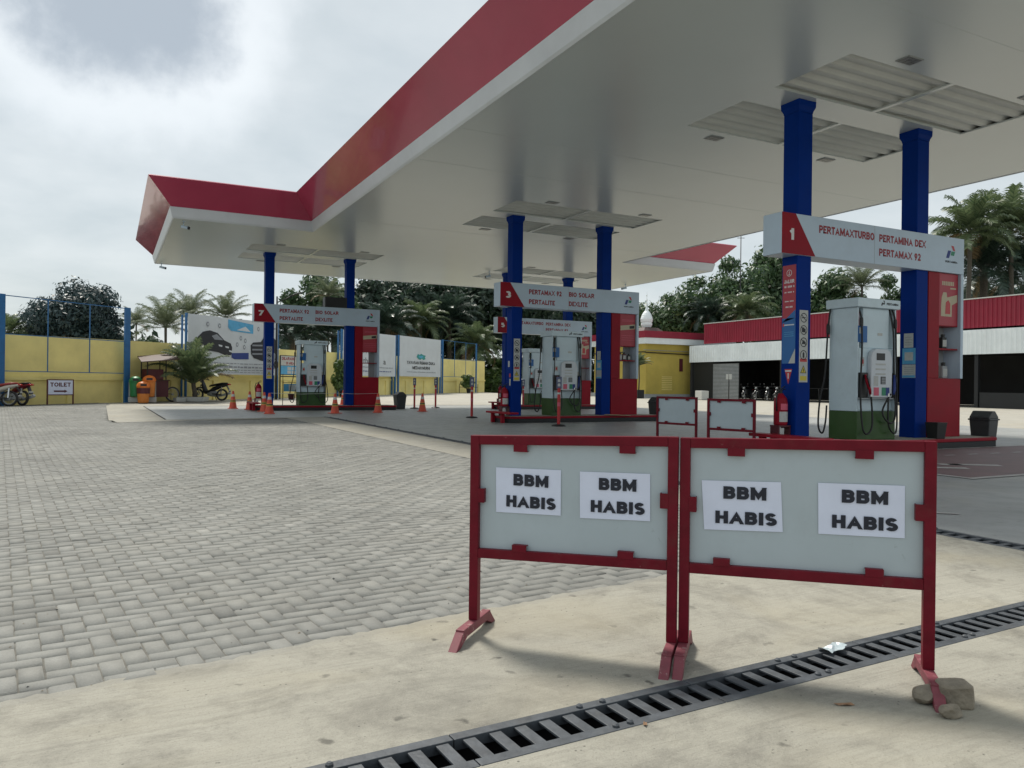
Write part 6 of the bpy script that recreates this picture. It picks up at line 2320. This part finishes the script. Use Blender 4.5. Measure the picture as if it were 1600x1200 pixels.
# potted shrubs along the wall
def shrub(loc, s, label, legs=False):
    z = hump(loc[0], loc[1])
    root = empty('potted_shrub', (loc[0], loc[1], z), label, 'plant', 'potted shrubs along the wall')
    c = bpy.data.objects.new('foliage', T_SMALLB.me); COL.objects.link(c); c.parent = root
    c.scale = (s[0], s[0], s[1]); c.location = (0, 0, .45 + s[1] * .8)
    b = MB()
    b.lathe([(.16, .0), (.22, .38), (.24, .42)], (0, 0, 0), M_DARK, 14)
    b.build('pot', root)
    b = MB()
    b.tube([(0, 0, .35), (.03, 0, .7), (0, .03, .45 + s[1] * .8)], .025, M_BARK, 6)
    b.build('stem', root)
    if legs:
        b = MB()
        for x in (-.9, .9):
            b.box(x - .02, x + .02, -.02, .02, 0, .8, M_BLACK)
        b.box(-.88, .88, -.02, .02, .5, .54, M_BLACK)
        b.build('plant_rail', root)
a1 = on_wall(12.75, 1.6); shrub((a1.x, a1.y), (.9, 1.3), 'tall leafy shrub right of the sign 7 pump')
a1 = on_wall(24.5 + 3.0, 1.5); shrub((a1.x, a1.y), (.95, .75), 'rounded shrub with thin rail under the right blue frame', True)
# thick undergrowth closing the horizon behind the wall
def thicket(name, pts, hgt, seed, n, lm):
    rnd = np.random.RandomState(seed)
    Q = []
    for k in range(n):
        t = rnd.uniform(0, len(pts) - 1.001); i = int(t); f = t - i
        X = pts[i][0] + (pts[i + 1][0] - pts[i][0]) * f; Z = pts[i][1] + (pts[i + 1][1] - pts[i][1]) * f
        p = np.array(at(X + rnd.normal(0, 1.0), Z + rnd.normal(0, 1.8), 0))
        p[2] = hgt * (1 - rnd.uniform(0, 1) ** 1.5) * (.75 + .25 * math.sin(t * 7.3)) * rnd.uniform(.3, 1.05)
        nrm_ = rnd.normal(0, 1, 3); nrm_[2] += .5; nrm_ /= np.linalg.norm(nrm_)
        a = np.cross(nrm_, rnd.normal(0, 1, 3)); a /= np.linalg.norm(a); bb = np.cross(nrm_, a)
        s = rnd.uniform(.2, .5)
        Q += [p - a * s, p + bb * s * .45, p + a * s, p - bb * s * .45]
    b = MB()
    b.add([tuple(q) for q in Q], [(4 * k, 4 * k + 1, 4 * k + 2, 4 * k + 3) for k in range(n)], lm)
    tag(b.build(name), kind='stuff')
thicket('undergrowth', [(-60, 62), (-38, 68), (-22, 76), (-12, 88), (-2, 100), (8, 112), (16, 112)], 7.5, 5, 16000, L_DARKB)
thicket('undergrowth', [(12, 112), (20, 104), (32, 100), (44, 96), (52, 90), (66, 80)], 9.0, 6, 14000, L_DARKB)

# ------------------------------------------------------------------ right buildings
def shed():
    v0, u0, u1 = 48.5, 18.0, 57.0
    root = empty('parking_shed', (v0, u0, 0), 'long parking shed with red corrugated fascia and white awning', 'shed')
    def corr(b, x, ya, yb, z0, z1, m, step=.28, d=.05, t=.02):
        n = int((yb - ya) / step)
        prof = []
        for k in range(n):
            y = ya + k * step
            prof += [(x, y), (x, y + step * .55), (x - d, y + step * .62), (x - d, y + step * .93)]
        prof.append((x, ya + n * step))
        vs = []
        for px_, py_ in prof:
            vs += [(px_, py_, z0), (px_, py_, z1)]
        b.add(vs, [(2 * k, 2 * k + 1, 2 * k + 3, 2 * k + 2) for k in range(len(prof) - 1)], m)
    L = u1 - u0
    b = MB()
    corr(b, 0, 0, L - 1.6, 5.02, 6.83, M_WRED)
    b.box(.02, .06, 0, L - 1.6, 5.02, 6.81, M_WRED)
    b.build('red_fascia', root)
    b = MB()
    b.box(-.1, 8.2, 0, L - 1.6, 6.835, 6.90, M_ZINC)
    b.build('roof', root)
    b = MB()
    corr(b, -.30, 0, L, 3.34, 4.85, M_SHEETW, .30, .04)
    b.box(-.28, -.24, 0, L, 3.34, 4.84, M_SHEETW)
    b.box(-.30, .1, 0, L, 4.852, 4.88, M_SHEETW)
    b.build('white_awning', root)
    b = MB()
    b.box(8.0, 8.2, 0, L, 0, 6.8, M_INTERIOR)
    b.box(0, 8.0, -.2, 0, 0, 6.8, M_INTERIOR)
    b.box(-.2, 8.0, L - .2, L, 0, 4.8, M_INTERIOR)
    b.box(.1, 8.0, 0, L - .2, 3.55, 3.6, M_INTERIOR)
    b.build('wall', root)
    for y in (4.0, 12.0, 20.0, 28.0):
        p = MB()
        p.box(-.12, .12, y - .12, y + .12, 0, 3.54, M_DARK)
        p.build('pillar', root, .01)
    b = MB()
    for y0_, y1_ in ((0.2, 3.8), (4.2, 11.8)):
        b.box(-.08, .08, y0_, y1_, 0, .95, M_DARK)
    b.build('low_wall', root)
    b = MB()
    b.box(-.06, .02, L - 6.2, L - 3.0, .0, 3.2, M_INTERIOR)
    n = 26
    for k in range(n):
        b.box(-.10, -.065, L - 6.2, L - 3.0, .05 + k * .12, .14 + k * .12, M_GREY)
    b.build('roller_shutter', root)
    b = MB()
    b.box(-.05, .2, L - 3.0, L - .2, 0, 3.29, M_DARK)
    b.build('side_panel', root)
    b = MB()
    b.box(3.0, 3.2, 20.3, 23.6, 0, 3.5, M_YELLOW2)
    b.build('inner_wall', root)
    b = MB()
    b.box(2.94, 2.99, 21.0, 22.0, .9, 2.6, M_BINGREEN)
    b.build('green_door', root)
    b = MB()
    b.tube([(-.1, 20.2, 1.05), (-.1, 25.5, 1.05)], .03, M_BLACK, 6)
    for y in (20.3, 21.6, 22.9, 24.2, 25.4):
        b.tube([(-.1, y, 0), (-.1, y, 1.05)], .025, M_BLACK, 6)
    b.build('railing', root)
shed()
root = empty('sign_post', (47.4, 50.9, 0), 'small sign on a thin pole before the roller shutter', 'sign')
b = MB(); b.tube([(0, 0, 0), (0, 0, 2.2)], .04, M_BLACK, 8); b.build('pole', root)
b = MB(); b.box(-.02, .02, -.35, .35, 1.75, 2.2, M_LABEL); b.build('plate', root)

def yellow_building():
    u0, v0, v1 = 57.6, 43.5, 50.5
    root = empty('yellow_building', (v0, u0, 0), 'yellow flat roofed building with red and white fascia', 'building')
    D = 9.0; L = v1 - v0
    b = MB()
    b.box(.45, L + 4, .45, D, .35, 5.0, M_YELLOW2)
    b.build('wall', root)
    b = MB()
    b.box(-.15, L + 4, -.2, D, -.05, .35, M_GREY)
    b.build('plinth', root)
    b = MB()
    b.box(0, L + 4, 0, D, 5.002, 5.55, M_SHEETW)
    b.build('white_band', root)
    b = MB()
    b.box(-.05, L + 4.05, -.05, D + .05, 5.552, 6.18, M_WRED)
    b.build('red_band', root)
    b = MB()
    b.tube([(.1, .38, 4.25), (.4, .38, 4.2), (L + 3.9, .38, 4.05)], .05, M_BLACK, 6)
    b.tube([(.1, .36, 4.45), (.4, .36, 4.42), (L + 3.9, .36, 4.35)], .03, M_GREY, 6)
    b.tube([(.38, .40, 4.25), (.36, 4, 4.3), (.36, D, 4.3)], .05, M_BLACK, 6)
    b.build('cable', root)
    b = MB()
    b.box(4.35, 4.75, .40, .445, 2.5, 3.7, M_MAROON)
    b.build('notice', root)
    b = MB()
    for k in range(8):
        b.box(2.3, 3.5, .43, .447, .75 + k * .17, .80 + k * .17, M_YELLOW)
    b.build('vent', root)
    # tiered base and white dome with finial
    cx_, cy_ = 1.35, 1.6
    b = MB()
    b.frustum((cx_, cy_), 1.15, 1.15, .75, .75, 6.18, 6.55, M_ROOFBROWN)
    d_ = b.build('roof_cap', root)
    b = MB()
    b.lathe([(0.340, 6.55), (0.442, 6.62), (0.527, 6.85), (0.510, 7.02), (0.484, 7.06), (0.544, 7.12), (0.578, 7.38), (0.510, 7.62), (0.468, 7.66), (0.476, 7.72), (0.340, 7.98), (0.187, 8.15), (0.102, 8.45), (0.051, 8.85), (0.030, 9.1)], (cx_, cy_, 0), M_SHEETW, 20)
    b.build('dome', root)
    b = MB()
    b.lathe([(.03, 9.08), (.09, 9.2), (.03, 9.32), (.02, 9.5), (.07, 9.62), (.02, 9.74), (.012, 9.95)], (cx_, cy_, 0), M_SHEETW, 10)
    b.build('finial', root)
yellow_building()
shr = at(hX(998, 69), 69)
root = empty('potted_palm', (shr.x, shr.y, .0), 'little potted palm by the corner of the yellow building', 'plant')
b = MB(); b.box(-.35, .35, -.35, .35, 0, .75, M_DARK); b.build('pot', root, .02)
c = bpy.data.objects.new('foliage', P_YOUNG.me); COL.objects.link(c); c.parent = root; c.location = (0, 0, 2.9); c.scale = (.55, .55, .45)
b = MB(); b.tube([(0, 0, .7), (.05, 0, 1.8), (0, 0, 2.95)], .06, M_PALMBARK, 7); b.build('stem', root)
b = MB()
b.box(-1.2, 1.2, -.3, .3, 0, .75, M_LABEL)
pl_ = at(hX(1088, 68), 66)
tag(b.build('concrete_bench', None, .03, (pl_.x, pl_.y, 0), (0, 0, R(62))), 'pale low block in front of the roller shutter', 'bench')

# bikes parked in the dark shed
m0 = motorcycle('motorcycle', (48.9, 50.2, 0), R(200), 'dark motorcycle in the shed, furthest left of the row', M_DARK, M_BLACK, M_TAIL, 'motorcycles parked in the shed', 5, M_DARK, M_GREY)
for k, (x, y, rz, lb) in enumerate(((48.7, 48.6, 190, 'second motorcycle from the left in the dark shed'), (48.5, 47.3, 205, 'third motorcycle from the left in the dark shed'),
                                   (48.3, 46.0, 196, 'motorcycle in the middle of the shed row'), (48.0, 44.7, 210, 'motorcycle near the railing in the shed row'), (47.8, 43.4, 200, 'motorcycle nearest the sign 1 column in the shed row'))):
    clone(m0, (x, y, 0), lb, rz=R(rz))

# ------------------------------------------------------------------ lamp posts
def lamp_post(X, Z, h, arm, label):
    p = at(X, Z)
    root = empty('street_lamp', (p.x, p.y, hump(p.x, p.y)), label, 'street lamp', None, R(-27.4))
    b = MB(); b.tube([(0, 0, 0), (0, 0, h)], [.07, .05], M_DARK, 8); b.build('pole', root)
    if arm:
        b = MB(); b.tube([(0, 0, h - .35), (.9, 0, h + .05)], .03, M_DARK, 6); b.build('arm', root)
        b = MB(); b.ell([(.75, 0, h + .02, .08, .04), (.95, 0, h + .09, .12, .05), (1.35, 0, h + .22, .10, .04), (1.5, 0, h + .26, .04, .02)], M_DARK, 10); b.build('lamp_head', root)
    else:
        b = MB(); b.bar((-.4, 0, h - .3), (.4, 0, h - .3), .05, .05, M_DARK); b.build('cross_arm', root)
lamp_post(hX(431.5, 45), 45, hz(431, 466, 45), True, 'slim street lamp with raised arm behind the sign 7 column')
lamp_post(hX(1155, 86), 86, hz(1155, 368, 86), False, 'thin dark pole rising before the trees under the canopy tip')
